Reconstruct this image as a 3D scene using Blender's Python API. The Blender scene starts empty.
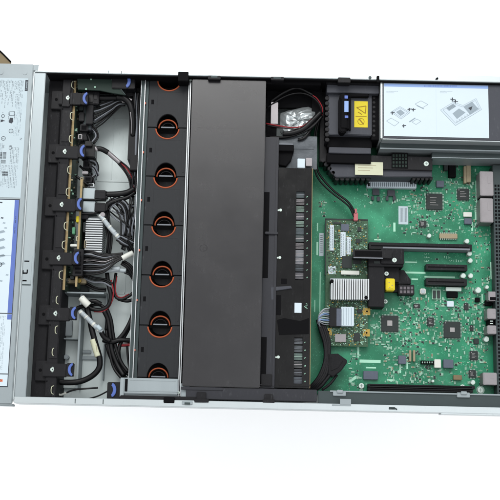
import bpy, bmesh, math, random
from mathutils import Matrix, Vector
random.seed(7)
S = 0.001325                      # metres per unit: the chassis is 332 units = 440 mm wide
sc = bpy.context.scene
col = sc.collection
# ---------------------------------------------------------------- camera
F = 1100.0
RM = Matrix.Rotation(math.radians(11.25), 3, 'X') @ Matrix.Rotation(math.radians(1.3), 3, 'Z')
CP = Vector((0, 0, 65.0)) + RM @ Vector((0, 0, F))
cam = bpy.data.objects.new('camera', bpy.data.cameras.new('camera'))
col.objects.link(cam); sc.camera = cam
cam.matrix_world = Matrix.Translation(CP * S) @ RM.to_4x4()
cam.data.sensor_width = 36; cam.data.lens = 36 * F / 500.0
cam.data.clip_start = 0.05; cam.data.clip_end = 100

def U(x, y, z):
    """photo measurement (x, y) of a point known to lie at height z -> plan position in units"""
    d = RM @ Vector(((x - 250) / F, -(y - 250) / F, -1.0))
    t = (z - CP.z) / d.z
    return CP + d * t

# ---------------------------------------------------------------- materials
def lin(c):
    c /= 255.0
    return c / 12.92 if c <= .04045 else ((c + .055) / 1.055) ** 2.4
MATS = {}
def mat(name, rgb, rough=.5, metal=0., var=.0, vs=.15, bump=0., bs=.8, spec=.5, coat=0., trans=0., rvar=0., stretch=None, dust=0., dcol=(120, 122, 126)):
    m = bpy.data.materials.new(name); m.use_nodes = True
    nt = m.node_tree; N = nt.nodes; L = nt.links
    b = N['Principled BSDF']
    b.inputs['Roughness'].default_value = rough; b.inputs['Metallic'].default_value = metal
    b.inputs['Specular IOR Level'].default_value = spec * .38
    b.inputs['Coat Weight'].default_value = coat
    if trans: b.inputs['Alpha'].default_value = 1 - trans
    c = (lin(rgb[0]), lin(rgb[1]), lin(rgb[2]), 1)
    b.inputs['Base Color'].default_value = c
    tc = N.new('ShaderNodeTexCoord'); mp = N.new('ShaderNodeMapping')
    sx = stretch or (1, 1, 1)
    mp.inputs['Scale'].default_value = (sx[0] / S, sx[1] / S, sx[2] / S)
    L.new(tc.outputs['Object'], mp.inputs['Vector'])
    if var or rvar:
        n = N.new('ShaderNodeTexNoise'); n.inputs['Scale'].default_value = vs; n.inputs['Detail'].default_value = 6
        L.new(mp.outputs['Vector'], n.inputs['Vector'])
        if var:
            mx = N.new('ShaderNodeMix'); mx.data_type = 'RGBA'
            mx.inputs['A'].default_value = tuple(v * (1 - var) for v in c[:3]) + (1,)
            mx.inputs['B'].default_value = tuple(min(1, v * (1 + var)) for v in c[:3]) + (1,)
            L.new(n.outputs['Fac'], mx.inputs['Factor']); L.new(mx.outputs['Result'], b.inputs['Base Color'])
        if rvar:
            mr = N.new('ShaderNodeMapRange')
            mr.inputs['From Min'].default_value = .3; mr.inputs['From Max'].default_value = .7
            mr.inputs['To Min'].default_value = max(.02, rough - rvar); mr.inputs['To Max'].default_value = min(1, rough + rvar)
            L.new(n.outputs['Fac'], mr.inputs['Value']); L.new(mr.outputs['Result'], b.inputs['Roughness'])
    if dust:
        # wear: sparse specks and scuffs of dust that sit on the surface
        v1 = N.new('ShaderNodeTexNoise'); v1.inputs['Scale'].default_value = .9; v1.inputs['Detail'].default_value = 8; v1.inputs['Roughness'].default_value = .75
        m1 = N.new('ShaderNodeMapping'); m1.inputs['Scale'].default_value = (.5, .12, 1); L.new(mp.outputs['Vector'], m1.inputs['Vector']); L.new(m1.outputs['Vector'], v1.inputs['Vector'])
        v2 = N.new('ShaderNodeTexNoise'); v2.inputs['Scale'].default_value = .03; v2.inputs['Detail'].default_value = 5; L.new(mp.outputs['Vector'], v2.inputs['Vector'])
        r1 = N.new('ShaderNodeMapRange'); r1.inputs['From Min'].default_value = .56; r1.inputs['From Max'].default_value = .78; L.new(v1.outputs['Fac'], r1.inputs['Value'])
        r2 = N.new('ShaderNodeMapRange'); r2.inputs['From Min'].default_value = .4; r2.inputs['From Max'].default_value = .65; L.new(v2.outputs['Fac'], r2.inputs['Value'])
        mu = N.new('ShaderNodeMath'); mu.operation = 'MULTIPLY'; L.new(r1.outputs['Result'], mu.inputs[0]); L.new(r2.outputs['Result'], mu.inputs[1])
        m3 = N.new('ShaderNodeMath'); m3.operation = 'MULTIPLY'; m3.inputs[1].default_value = dust; L.new(mu.outputs[0], m3.inputs[0])
        dm = N.new('ShaderNodeMix'); dm.data_type = 'RGBA'; dm.inputs['B'].default_value = (lin(dcol[0]), lin(dcol[1]), lin(dcol[2]), 1)
        src = b.inputs['Base Color'].links[0].from_socket if b.inputs['Base Color'].links else None
        if src: L.new(src, dm.inputs['A'])
        else: dm.inputs['A'].default_value = c
        L.new(m3.outputs[0], dm.inputs['Factor']); L.new(dm.outputs['Result'], b.inputs['Base Color'])
    if bump:
        n2 = N.new('ShaderNodeTexNoise'); n2.inputs['Scale'].default_value = bs; n2.inputs['Detail'].default_value = 4
        L.new(mp.outputs['Vector'], n2.inputs['Vector'])
        bp = N.new('ShaderNodeBump'); bp.inputs['Strength'].default_value = bump; bp.inputs['Distance'].default_value = S * .4
        L.new(n2.outputs['Fac'], bp.inputs['Height']); L.new(bp.outputs['Normal'], b.inputs['Normal'])
    MATS[name] = m
    return m

M = {}
M['table'] = mat('white_tabletop', (252, 253, 254), .6, 0, .0)
M['steel'] = mat('galvanised_steel', (124, 132, 135), .5, .4, .10, .06, .10, .5, rvar=.08, dust=0.5, dcol=(96, 100, 100))
M['steel2'] = mat('brushed_steel', (130, 138, 141), .38, .6, .08, .05, .10, 1.2, rvar=.08, stretch=(1, .08, 1))
M['steel_lip'] = mat('bright_steel_edge', (160, 167, 169), .35, .5, .05, .06, dust=0.4, dcol=(96, 100, 100))
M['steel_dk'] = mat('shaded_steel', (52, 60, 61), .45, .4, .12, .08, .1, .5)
M['floor_steel'] = mat('chassis_floor_steel', (172, 181, 181), .5, .3, .10, .035, .12, .25, rvar=.1, dust=0.5, dcol=(96, 100, 100))
M['black'] = mat('black_plastic', (14, 14, 17), .45, 0, .15, .1, .25, 2.5, .4, dust=0.25)
M['black_tex'] = mat('textured_black_plastic', (16, 16, 19), .6, 0, .15, .1, .4, 3, .4, dust=0.3)
M['deep'] = mat('matte_black', (6, 6, 8), .75, 0, .1, .2, spec=.2)
M['fan'] = mat('fan_grey_plastic', (26, 28, 31), .48, 0, .10, .06, .2, 3, .45, dust=0.35)
M['cover'] = mat('baffle_grey_plastic', (15, 14, 18), .25, 0, .12, .03, .14, 3.0, 1.15, rvar=.05, dust=0.12)
M['cover2'] = mat('baffle_side_plastic', (34, 35, 40), .38, 0, .08, .05, .15, 3, .5, dust=0.3)
M['gloss'] = mat('glossy_black_film', (6, 6, 7), .2, 0, .0, .06, .12, .15, .45, rvar=.06, dust=0.15)
M['grey'] = mat('grey_plastic', (52, 54, 60), .5, 0, .1, .06, .2, 3, .45, dust=0.35)
M['orange'] = mat('orange_plastic', (136, 66, 38), .45, 0, .12, .3)
M['blue'] = mat('blue_touch_plastic', (68, 88, 146), .42, 0, .08, .3)
M['paper'] = mat('white_label_paper', (152, 165, 171), .5, 0, .03, .1)
M['paper2'] = mat('glossy_white_label', (168, 180, 187), .35, 0, .02, .1)
M['ink'] = mat('black_label_ink', (48, 52, 58), .6)
M['inkg'] = mat('grey_label_ink', (84, 92, 98), .6)
M['inkl'] = mat('light_grey_label_ink', (120, 132, 140), .6)
M['inkp'] = mat('faint_label_ink', (164, 176, 184), .6)
M['inkb'] = mat('blue_label_ink', (74, 92, 150), .5)
M['inkb2'] = mat('pale_blue_label_ink', (112, 136, 178), .5)
M['inko'] = mat('orange_label_ink', (190, 96, 60), .5)
M['yellow'] = mat('yellow_label', (180, 164, 26), .45, 0, .08, .3)
M['cream'] = mat('cream_label', (166, 168, 146), .5, 0, .06, .2)
M['tan'] = mat('tan_connector', (128, 118, 96), .5, 0, .1, .4)
M['edge'] = mat('board_edge', (132, 116, 84), .6, 0, .2, .5)
M['gold'] = mat('gold_pad', (140, 118, 60), .35, .6, .1, .5)
M['chip'] = mat('chip_epoxy', (36, 41, 41), .5, 0, .12, .5, spec=.4)
M['chipg'] = mat('grey_inductor', (72, 78, 90), .45, 0, .12, .4)
M['die'] = mat('chip_lid_mark', (128, 126, 126), .4, .3, .1, .5)
M['pin'] = mat('tinned_pins', (120, 140, 130), .35, .6)
M['alu'] = mat('aluminium_fins', (165, 169, 171), .33, .5, .06, .2)
M['cap'] = mat('capacitor_top', (164, 176, 170), .35, .4, .08, .6)
M['port'] = mat('port_shell', (120, 117, 119), .36, .5, .12, .12, .1, 1)
M['khaki'] = mat('card_board', (48, 74, 54), .5, 0, .45, .55, .3, 1.2)
M['smd_w'] = mat('smd_pale', (126, 160, 142), .45)
M['smd_t'] = mat('smd_tan', (118, 112, 92), .5)
M['smd_k'] = mat('smd_black', (38, 44, 44), .5)
M['silk'] = mat('silkscreen_white', (140, 184, 162), .55)
M['wht'] = mat('white_plastic', (180, 182, 176), .45, 0, .04, .3)
M['red'] = mat('red_wire', (112, 26, 32), .4)
M['pink'] = mat('pink_connector', (150, 84, 88), .45)
M['wire'] = mat('black_wire', (8, 8, 10), .42, spec=.55)
M['sleeve'] = mat('woven_black_sleeve', (14, 14, 17), .5, 0, .35, 1.2, .8, 2.2)
M['greyw'] = mat('grey_wire', (98, 102, 108), .4)
M['clearw'] = mat('pale_blue_tape', (146, 154, 158), .25, 0, .1, .2, .2, .5)
M['copper'] = mat('copper_mark', (190, 110, 90), .4)
M['sheet'] = mat('shiny_plastic_sheet', (70, 74, 78), .2, .3, .3, .06, .5, .12, rvar=.1)
M['sock'] = mat('socket_contacts', (84, 80, 84), .4, .3)
M['olive'] = mat('olive_label_ink', (120, 96, 20), .6)
M['ventg'] = mat('vent_green', (22, 36, 31), .6)
M['bag'] = mat('silver_foil_wrap', (150, 156, 158), .34, .6, .1, .06, .8, .09)
M['brown'] = mat('brown_board', (104, 92, 70), .6, 0, .2, .1)
M['green_c'] = mat('green_connector', (70, 120, 90), .5)

def pcb(name, base, light, amt, dense):
    m = bpy.data.materials.new(name); m.use_nodes = True
    nt = m.node_tree; N = nt.nodes; L = nt.links; b = N['Principled BSDF']
    b.inputs['Roughness'].default_value = .42; b.inputs['Specular IOR Level'].default_value = .3
    tc = N.new('ShaderNodeTexCoord'); mp = N.new('ShaderNodeMapping'); mp.inputs['Scale'].default_value = (1 / S,) * 3
    L.new(tc.outputs['Object'], mp.inputs['Vector'])
    A = tuple(lin(v) for v in base) + (1,); B = tuple(lin(v) for v in light) + (1,)
    # traces: distorted wave bands switched on in patches
    w = N.new('ShaderNodeTexWave'); w.inputs['Scale'].default_value = .55; w.inputs['Distortion'].default_value = 3.0
    w.inputs['Detail'].default_value = 1; w.inputs['Detail Scale'].default_value = .12; w.bands_direction = 'DIAGONAL'
    L.new(mp.outputs['Vector'], w.inputs['Vector'])
    cr = N.new('ShaderNodeValToRGB'); cr.color_ramp.elements[0].position = .55; cr.color_ramp.elements[1].position = .8
    L.new(w.outputs['Color'], cr.inputs['Fac'])
    n = N.new('ShaderNodeTexNoise'); n.inputs['Scale'].default_value = .035; n.inputs['Detail'].default_value = 3
    L.new(mp.outputs['Vector'], n.inputs['Vector'])
    cr2 = N.new('ShaderNodeValToRGB'); cr2.color_ramp.elements[0].position = .45; cr2.color_ramp.elements[1].position = .62
    L.new(n.outputs['Fac'], cr2.inputs['Fac'])
    mu = N.new('ShaderNodeMath'); mu.operation = 'MULTIPLY'
    L.new(cr.outputs['Color'], mu.inputs[0]); L.new(cr2.outputs['Color'], mu.inputs[1])
    # vias / pads
    v = N.new('ShaderNodeTexVoronoi'); v.inputs['Scale'].default_value = .42
    L.new(mp.outputs['Vector'], v.inputs['Vector'])
    cr3 = N.new('ShaderNodeValToRGB'); cr3.color_ramp.elements[0].position = .12; cr3.color_ramp.elements[0].color = (1, 1, 1, 1)
    cr3.color_ramp.elements[1].position = .2; cr3.color_ramp.elements[1].color = (0, 0, 0, 1)
    L.new(v.outputs['Distance'], cr3.inputs['Fac'])
    ma = N.new('ShaderNodeMath'); ma.operation = 'MULTIPLY_ADD'; ma.inputs[1].default_value = dense; ma.use_clamp = True
    L.new(cr3.outputs['Color'], ma.inputs[0])
    m2 = N.new('ShaderNodeMath'); m2.operation = 'MULTIPLY'; m2.inputs[1].default_value = amt
    L.new(mu.outputs[0], m2.inputs[0]); L.new(m2.outputs[0], ma.inputs[2])
    # squarish solder pads and part outlines, in patches
    vq = N.new('ShaderNodeTexVoronoi'); vq.distance = 'CHEBYCHEV'; vq.inputs['Scale'].default_value = .62; vq.inputs['Randomness'].default_value = .8
    L.new(mp.outputs['Vector'], vq.inputs['Vector'])
    cq = N.new('ShaderNodeMapRange'); cq.inputs['From Min'].default_value = .30; cq.inputs['From Max'].default_value = .22; L.new(vq.outputs['Distance'], cq.inputs['Value'])
    sc_ = N.new('ShaderNodeSeparateColor'); L.new(vq.outputs['Color'], sc_.inputs[0])
    cs = N.new('ShaderNodeMapRange'); cs.inputs['From Min'].default_value = .5; cs.inputs['From Max'].default_value = .9; cs.inputs['To Max'].default_value = .8; L.new(sc_.outputs[0], cs.inputs['Value'])
    nq = N.new('ShaderNodeTexNoise'); nq.inputs['Scale'].default_value = .05; nq.inputs['Detail'].default_value = 4; L.new(mp.outputs['Vector'], nq.inputs['Vector'])
    cn = N.new('ShaderNodeMapRange'); cn.inputs['From Min'].default_value = .47; cn.inputs['From Max'].default_value = .6; L.new(nq.outputs['Fac'], cn.inputs['Value'])
    q1 = N.new('ShaderNodeMath'); q1.operation = 'MULTIPLY'; L.new(cq.outputs[0], q1.inputs[0]); L.new(cs.outputs[0], q1.inputs[1])
    q2 = N.new('ShaderNodeMath'); q2.operation = 'MULTIPLY'; L.new(q1.outputs[0], q2.inputs[0]); L.new(cn.outputs[0], q2.inputs[1])
    q3 = N.new('ShaderNodeMath'); q3.operation = 'MAXIMUM'; L.new(q2.outputs[0], q3.inputs[0]); L.new(ma.outputs[0], q3.inputs[1])
    mx = N.new('ShaderNodeMix'); mx.data_type = 'RGBA'; mx.inputs['A'].default_value = A; mx.inputs['B'].default_value = B
    L.new(q3.outputs[0], mx.inputs['Factor'])
    n5 = N.new('ShaderNodeTexNoise'); n5.inputs['Scale'].default_value = .02; n5.inputs['Detail'].default_value = 4
    L.new(mp.outputs['Vector'], n5.inputs['Vector'])
    hs = N.new('ShaderNodeHueSaturation'); mr = N.new('ShaderNodeMapRange')
    mr.inputs['From Min'].default_value = .3; mr.inputs['From Max'].default_value = .7; mr.inputs['To Min'].default_value = .75; mr.inputs['To Max'].default_value = 1.25
    L.new(n5.outputs['Fac'], mr.inputs['Value']); L.new(mr.outputs['Result'], hs.inputs['Value']); L.new(mx.outputs['Result'], hs.inputs['Color'])
    L.new(hs.outputs['Color'], b.inputs['Base Color'])
    bp = N.new('ShaderNodeBump'); bp.inputs['Strength'].default_value = .25; bp.inputs['Distance'].default_value = S * .15
    L.new(ma.outputs[0], bp.inputs['Height']); L.new(bp.outputs['Normal'], b.inputs['Normal'])
    return m
M['pcb'] = pcb('green_circuit_board', (1, 96, 66), (70, 156, 120), .6, .5)
M['pcb_dk'] = pcb('backplane_circuit_board', (34, 50, 42), (90, 104, 86), .5, .6)

# ---------------------------------------------------------------- mesh builder (all in plan units; scaled by S when linked)
class MB:
    def __init__(s): s.bm = bmesh.new()
    def _merge(s, t, mi):
        for f in t.faces: f.material_index = mi
        me = bpy.data.meshes.new('tmp'); t.to_mesh(me); t.free(); s.bm.from_mesh(me); bpy.data.meshes.remove(me)
    def wbox(s, X0, X1, Y0, Y1, z0, z1, mi=0, bev=.35):
        if X1 < X0: X0, X1 = X1, X0
        if Y1 < Y0: Y0, Y1 = Y1, Y0
        t = bmesh.new(); bmesh.ops.create_cube(t, size=1)
        bmesh.ops.scale(t, vec=(X1 - X0, Y1 - Y0, z1 - z0), verts=t.verts)
        bmesh.ops.translate(t, vec=((X0 + X1) / 2, (Y0 + Y1) / 2, (z0 + z1) / 2), verts=t.verts)
        b = min(bev, .3 * min(X1 - X0, Y1 - Y0, z1 - z0))
        if b > .04: bmesh.ops.bevel(t, geom=t.edges[:], offset=b, segments=2, affect='EDGES', clamp_overlap=True)
        s._merge(t, mi); return s
    def box(s, x0, y0, x1, y1, z0, z1, mi=0, bev=.35):
        xm, ym = (x0 + x1) / 2, (y0 + y1) / 2
        return s.wbox(U(x0, ym, z1).x, U(x1, ym, z1).x, U(xm, y1, z1).y, U(xm, y0, z1).y, z0, z1, mi, bev)
    def cyl(s, x, y, r, z0, z1, mi=0, seg=20, bev=.0, r2=None):
        c = U(x, y, z1); return s.wcyl(c.x, c.y, r, z0, z1, mi, seg, bev, r2)
    def wcyl(s, X, Y, r, z0, z1, mi=0, seg=20, bev=0., r2=None):
        t = bmesh.new(); bmesh.ops.create_cone(t, cap_ends=True, segments=seg, radius1=r, radius2=r if r2 is None else r2, depth=z1 - z0)
        bmesh.ops.translate(t, vec=(X, Y, (z0 + z1) / 2), verts=t.verts)
        if bev: bmesh.ops.bevel(t, geom=[e for e in t.edges if all(v.co.z > z1 - 1e-4 for v in e.verts)], offset=bev, segments=2, affect='EDGES')
        s._merge(t, mi); return s
    def sphere(s, X, Y, Z, r, mi=0, sz=1.0):
        t = bmesh.new(); bmesh.ops.create_uvsphere(t, u_segments=14, v_segments=8, radius=r)
        bmesh.ops.scale(t, vec=(1, 1, sz), verts=t.verts)
        bmesh.ops.translate(t, vec=(X, Y, Z), verts=t.verts); s._merge(t, mi); return s
    def wprism(s, pts, z0, z1, mi=0, bev=0.):
        t = bmesh.new()
        lo = [t.verts.new((p[0], p[1], z0)) for p in pts]; hi = [t.verts.new((p[0], p[1], z1)) for p in pts]
        t.faces.new(lo[::-1]); top = t.faces.new(hi)
        n = len(pts)
        for i in range(n): t.faces.new((lo[i], lo[(i + 1) % n], hi[(i + 1) % n], hi[i]))
        bmesh.ops.recalc_face_normals(t, faces=t.faces)
        if bev: bmesh.ops.bevel(t, geom=list(top.edges), offset=bev, segments=2, affect='EDGES', clamp_overlap=True)
        bmesh.ops.triangulate(t, faces=[f for f in t.faces if len(f.verts) > 4])
        s._merge(t, mi); return s
    def prism(s, pts, z0, z1, mi=0, bev=0.):
        return s.wprism([U(p[0], p[1], z1)[:2] for p in pts], z0, z1, mi, bev)
    def tube(s, path, r, mi=0, seg=8, world=False, sub=7, taper=None):
        P = [Vector(p) if world else U(p[0], p[1], p[2]) for p in path]
        Q = []
        n = len(P)
        if n == 2: Q = [P[0].lerp(P[1], k / 3) for k in range(4)]
        else:
            for i in range(n - 1):
                p0 = P[i - 1] if i else P[0] * 2 - P[1]; p1, p2 = P[i], P[i + 1]
                p3 = P[i + 2] if i + 2 < n else P[-1] * 2 - P[-2]
                for k in range(sub):
                    t = k / sub
                    Q.append(.5 * ((2 * p1) + (p2 - p0) * t + (2 * p0 - 5 * p1 + 4 * p2 - p3) * t * t + (3 * p1 - p0 - 3 * p2 + p3) * t ** 3))
            Q.append(P[-1])
        bm = s.bm; prev = None; nrm = None
        for i, q in enumerate(Q):
            d = (Q[min(i + 1, len(Q) - 1)] - Q[max(i - 1, 0)])
            if d.length < 1e-6: continue
            d.normalize()
            if nrm is None:
                nrm = d.orthogonal().normalized()
            else:
                nrm = (nrm - d * nrm.dot(d)).normalized()
            bn = d.cross(nrm)
            rr = r if taper is None else r * taper(i / (len(Q) - 1))
            ring = [bm.verts.new(q + (nrm * math.cos(a) + bn * math.sin(a)) * rr) for a in (2 * math.pi * k / seg for k in range(seg))]
            if prev:
                for k in range(seg):
                    f = bm.faces.new((prev[k], prev[(k + 1) % seg], ring[(k + 1) % seg], ring[k])); f.material_index = mi; f.smooth = True
            else:
                f = bm.faces.new(ring[::-1]); f.material_index = mi
            prev = ring
        if prev: f = bm.faces.new(prev); f.material_index = mi
        return s
    def arc(s, X, Y, r, a0, a1, z, rt, mi=0, seg=8, n=24, rz=None, ry=None):
        pts = []
        for k in range(n + 1):
            a = math.radians(a0 + (a1 - a0) * k / n)
            pts.append(Vector((X + r * math.cos(a), Y + (ry or r) * math.sin(a), z)))
        bm = s.bm; prev = None
        for k, q in enumerate(pts):
            a = math.radians(a0 + (a1 - a0) * k / n); o = Vector((math.cos(a), math.sin(a), 0)); up = Vector((0, 0, 1))
            ring = [bm.verts.new(q + (o * math.cos(b) * rt + up * math.sin(b) * (rz or rt))) for b in (2 * math.pi * j / seg for j in range(seg))]
            if prev:
                for j in range(seg):
                    f = bm.faces.new((prev[j], prev[(j + 1) % seg], ring[(j + 1) % seg], ring[j])); f.material_index = mi; f.smooth = True
            else: f = bm.faces.new(ring[::-1]); f.material_index = mi
            prev = ring
        f = bm.faces.new(prev); f.material_index = mi
        return s
    def text(s, string, X, Y, z, size, rot=0, mi=0, align='CENTER', bold=0):
        cu = bpy.data.curves.new('t', 'FONT'); cu.body = string; cu.size = size; cu.align_x = align; cu.align_y = 'CENTER'; cu.offset = bold
        o = bpy.data.objects.new('t', cu); col.objects.link(o)
        dg = bpy.context.evaluated_depsgraph_get(); me = bpy.data.meshes.new_from_object(o.evaluated_get(dg))
        me.transform(Matrix.Translation((X, Y, z)) @ Matrix.Rotation(math.radians(rot), 4, 'Z'))
        t = bmesh.new(); t.from_mesh(me); bpy.data.meshes.remove(me); bpy.data.objects.remove(o); bpy.data.curves.remove(cu)
        s._merge(t, mi); return s
    def flat(s, pts, z, mi=0, world=False):
        vs = [s.bm.verts.new((p[0], p[1], z) if world else (*U(p[0], p[1], z)[:2], z)) for p in pts]
        f = s.bm.faces.new(vs); f.material_index = mi; f.normal_update()
        if f.normal.z < 0: f.normal_flip()
        return s
    def quad(s, x0, y0, x1, y1, z, mi=0):
        xm, ym = (x0 + x1) / 2, (y0 + y1) / 2
        X0, X1, Y0, Y1 = U(x0, ym, z).x, U(x1, ym, z).x, U(xm, y1, z).y, U(xm, y0, z).y
        return s.flat([(X0, Y0), (X1, Y0), (X1, Y1), (X0, Y1)], z, mi, True)
    def out(s, name, mats, parent=None, smooth=False):
        if not isinstance(mats, (list, tuple)): mats = [mats]
        me = bpy.data.meshes.new(name)
        o = bpy.data.objects.new(name, me); col.objects.link(o)
        s.bm.verts.ensure_lookup_table()
        if parent is not None:
            r = parent
            base = Vector((0, 0, 0))
            while r is not None: base += r.location / S; r = r.parent
            o.parent = parent
        else:
            xs = [v.co for v in s.bm.verts]
            base = Vector(((min(c.x for c in xs) + max(c.x for c in xs)) / 2, (min(c.y for c in xs) + max(c.y for c in xs)) / 2, min(c.z for c in xs)))
            o.location = base * S
        bmesh.ops.translate(s.bm, vec=-base, verts=s.bm.verts)
        bmesh.ops.scale(s.bm, vec=(S, S, S), verts=s.bm.verts)
        if smooth:
            for f in s.bm.faces: f.smooth = True
        s.bm.to_mesh(me); s.bm.free()
        for m in mats: me.materials.append(M[m])
        return o

def tag(o, label=None, cat=None, group=None, kind=None):
    if label: o['label'] = label
    if cat: o['category'] = cat
    if group: o['group'] = group
    if kind: o['kind'] = kind
    return o
def thing(name, label, cat, p, group=None):
    """p = (x, y, z) in plan units"""
    o = bpy.data.objects.new(name, None); col.objects.link(o); o.location = Vector(p) * S
    o.empty_display_size = .01
    return tag(o, label, cat, group)
def screw(parent, x, y, z, r=1.6, m='cap', name='screw', slot=True):
    b = MB().cyl(x, y, r, z - 1.2, z, 0, 18, .3)
    c = U(x, y, z)
    if slot:
        b.wbox(c.x - r * .6, c.x + r * .6, c.y - .18, c.y + .18, z - .1, z + .05, 1, 0); b.wbox(c.x - .18, c.x + .18, c.y - r * .6, c.y + r * .6, z - .1, z + .06, 1, 0)
    return b.out(name, [m, 'ink'], parent)

# ================================================================ setting
tb = MB(); tb.wbox(-6000, 6000, -6000, 6000, -306, -300, 0, 0); tb.wbox(-420, 420, -70, 95, -300.2, 0, 0, 2)   # unseen white plinth, added to keep the case's shading off the table
tag(tb.out('table_with_added_plinth', 'table'), kind='structure')

# ================================================================ chassis
YB, YT = -150.5, 182.0            # inside faces of the two long walls
ch = thing('server_chassis', 'open galvanised steel server case lying on the white surface, holding all the boards and fans', 'computer case', (0, 16, 0))
b = MB()
b.wbox(-300, 300, YB - 1.6, YT + 1.6, .2, 1.6, 0, .3)
# pressed ribs and seams in the floor
for (x0, y0, x1, y1) in ((92, 292, 133, 294), (97, 180, 133, 182), (96, 118, 128, 119.2), (112, 118, 113, 180), (128, 120, 129, 300), (84, 292, 85, 385)):
    b.box(x0, y0, x1, y1, 1.5, 2.3, 0, .3)
b.out('floor_panel', 'floor_steel', ch)
b = MB(); b.wbox(-300, 300, YT, YT + 1.6, 1.6, 64.2, 0, .2); b.out('side_wall', 'steel', ch)
b = MB(); b.wbox(-300, 300, YB - 1.6, YB, 1.6, 64.2, 0, .2); b.out('side_wall', 'steel', ch)
MB().wbox(-214, 300, YT - 1.4, YT - .1, 4, 64.0, 0, .1).out('wall_shade', 'deep', ch)  # shade on the far inside wall, put in as a black strip
b = MB()
b.wbox(-226, 300, YT + .3, YT + 7.0, 64.2, 65.4, 0, .4); b.wbox(-226, 300, YT + 6.0, YT + 7.0, 52, 64.3, 0, .2)
b.out('edge_flange', 'steel_lip', ch)
b = MB()
b.wbox(-226, 300, YB - 6.5, YB - .3, 64.2, 65.4, 0, .4); b.wbox(-226, 300, YB - 6.5, YB - 5.5, 40, 64.3, 0, .2)
b.wbox(U(441, 405, 65).x, 300, YB - 8, YB - 6.55, 50, 65.1, 0, .3)
b.out('edge_flange', 'steel_lip', ch)
# inner shelf along the near wall, right half (dark grey band)
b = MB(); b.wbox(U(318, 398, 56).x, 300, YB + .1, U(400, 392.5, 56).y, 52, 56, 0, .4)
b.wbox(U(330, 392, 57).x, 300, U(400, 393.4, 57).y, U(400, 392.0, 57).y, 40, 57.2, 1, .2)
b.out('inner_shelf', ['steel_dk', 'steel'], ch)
for (x0, y0, x1, y1) in ((333, 391, 346, 396), (457, 392.5, 470, 397.5)):
    b = MB(); b.box(x0, y0, x1, y1, 56, 58, 0, .5); b.box(x0 + 4, y0 - 1.2, x1 - 3, y1 - 3, 57.5, 59.5, 0, .4); b.out('spring_clip', 'steel', ch)
b = MB(); b.box(340, 399, 351, 405.5, 65.35, 65.6, 0, .1); b.box(332, 404.5, 351, 406, 65.35, 65.7, 0, .1); b.out('flange_slot', 'steel', ch)
b = MB(); b.box(389, 407, 395, 409.5, 65.3, 65.7, 0, .1); b.tube([(389, 408.5, 65.6), (394, 408, 66), (397, 409.5, 65.8)], .7); b.out('hook', 'steel_dk', ch)
for x in (108, 121):
    c = U(x, 79, 65.5); MB().wbox(c.x - .3, c.x + .3, YT + .6, YT + 3.4, 65.3, 65.55, 0, 0).out('edge_notch', 'steel_dk', ch)
for x in (75, 103):
    c = U(x, 404, 65.5); MB().wbox(c.x - .4, c.x + .4, YB - 5.5, YB - 1, 65.3, 65.55, 0, 0).out('edge_notch', 'steel_dk', ch)
# notches on flanges
b = MB(); b.box(182, 401, 192.5, 404.5, 65.3, 66.4, 0, .3); b.box(184.5, 402.4, 190, 404.6, 66.3, 66.9, 1, .1); b.out('lock_slot', ['steel', 'steel_dk'], ch)
b = MB(); b.cyl(437.4, 78.2, 1.0, 65, 66.6, 0); b.cyl(436.2, 78.9, .7, 65, 66.2, 0); b.out('rivet', 'deep', ch)
b = MB(); b.cyl(370, 77.5, 1.6, 65.2, 66, 0); b.out('rivet', 'steel_dk', ch)
b = MB(); b.box(376.8, 75.8, 379.4, 82, 64, 68, 0, .3); b.out('guide_pin', 'deep', ch)
# front ledge (silver strip beside the cover)
b = MB(); b.wbox(-226.5, -215.2, YB - 3, YT + 1, 60, 63.6, 0, .5)
b.out('front_ledge', 'steel2', ch)
b = MB()
b.wbox(-227.6, -226.5, YB - 3, YT + 1, 60, 64.6, 0, .3); b.out('ledge_bead', 'steel_lip', ch)
# latch cut-out in the ledge
b = MB()
b.box(23.6, 256, 31.4, 284.5, 63.4, 63.9, 0, .15)
for (x0, y0, x1, y1) in ((24.4, 260.5, 29.3, 261.7), (26.6, 269.5, 27.8, 273.4), (22.8, 272.4, 26.9, 273.8), (22.6, 270.2, 23.6, 273.6), (22.4, 279.9, 26.6, 281.3)):
    b.box(x0, y0, x1, y1, 63.8, 64.1, 1, .02)
b.box(22.0, 284.2, 30.6, 285.2, 63.8, 64.05, 2, 0)
b.out('ledge_latch', ['steel2', 'deep', 'steel_dk'], ch)
# rear wall of ports/grille on the right
xr = U(495.0, 280, 24).x
b = MB(); b.wbox(xr, xr + 26, YB + 6, U(494, 165, 24).y, 1.6, 24, 0, .5)
for k in range(58):
    yy = YB + 10 + k * 3.9
    if yy > U(494, 168, 24).y: break
    for j in range(5):
        b.wbox(xr + 1.6 + j * 3.2, xr + 3.6 + j * 3.2, yy, yy + 2.4, 23.9, 24.25, 1, .1)
b.out('rear_grille', ['steel_dk', 'deep'], ch)
b = MB(); b.wbox(xr + 22, 300, YB + 6, U(494, 165, 24).y, 24.3, 40, 0, .1); b.out('rear_bracket', 'steel_dk', ch)

# brown flap behind the top left corner
b = MB(); b.prism([(-14, 38), (0, 50.5), (11, 61.5), (10, 70), (-14, 70)], 40, 43, 0, .3)
b.tube([(-14, 39, 43.5), (0, 51, 43.5), (11, 62, 43.5)], .9, 1)
tag(b.out('brown_flap', ['brown', 'deep']), 'brown flap with a black edge poking out behind the top left corner of the case', 'flap')

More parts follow.
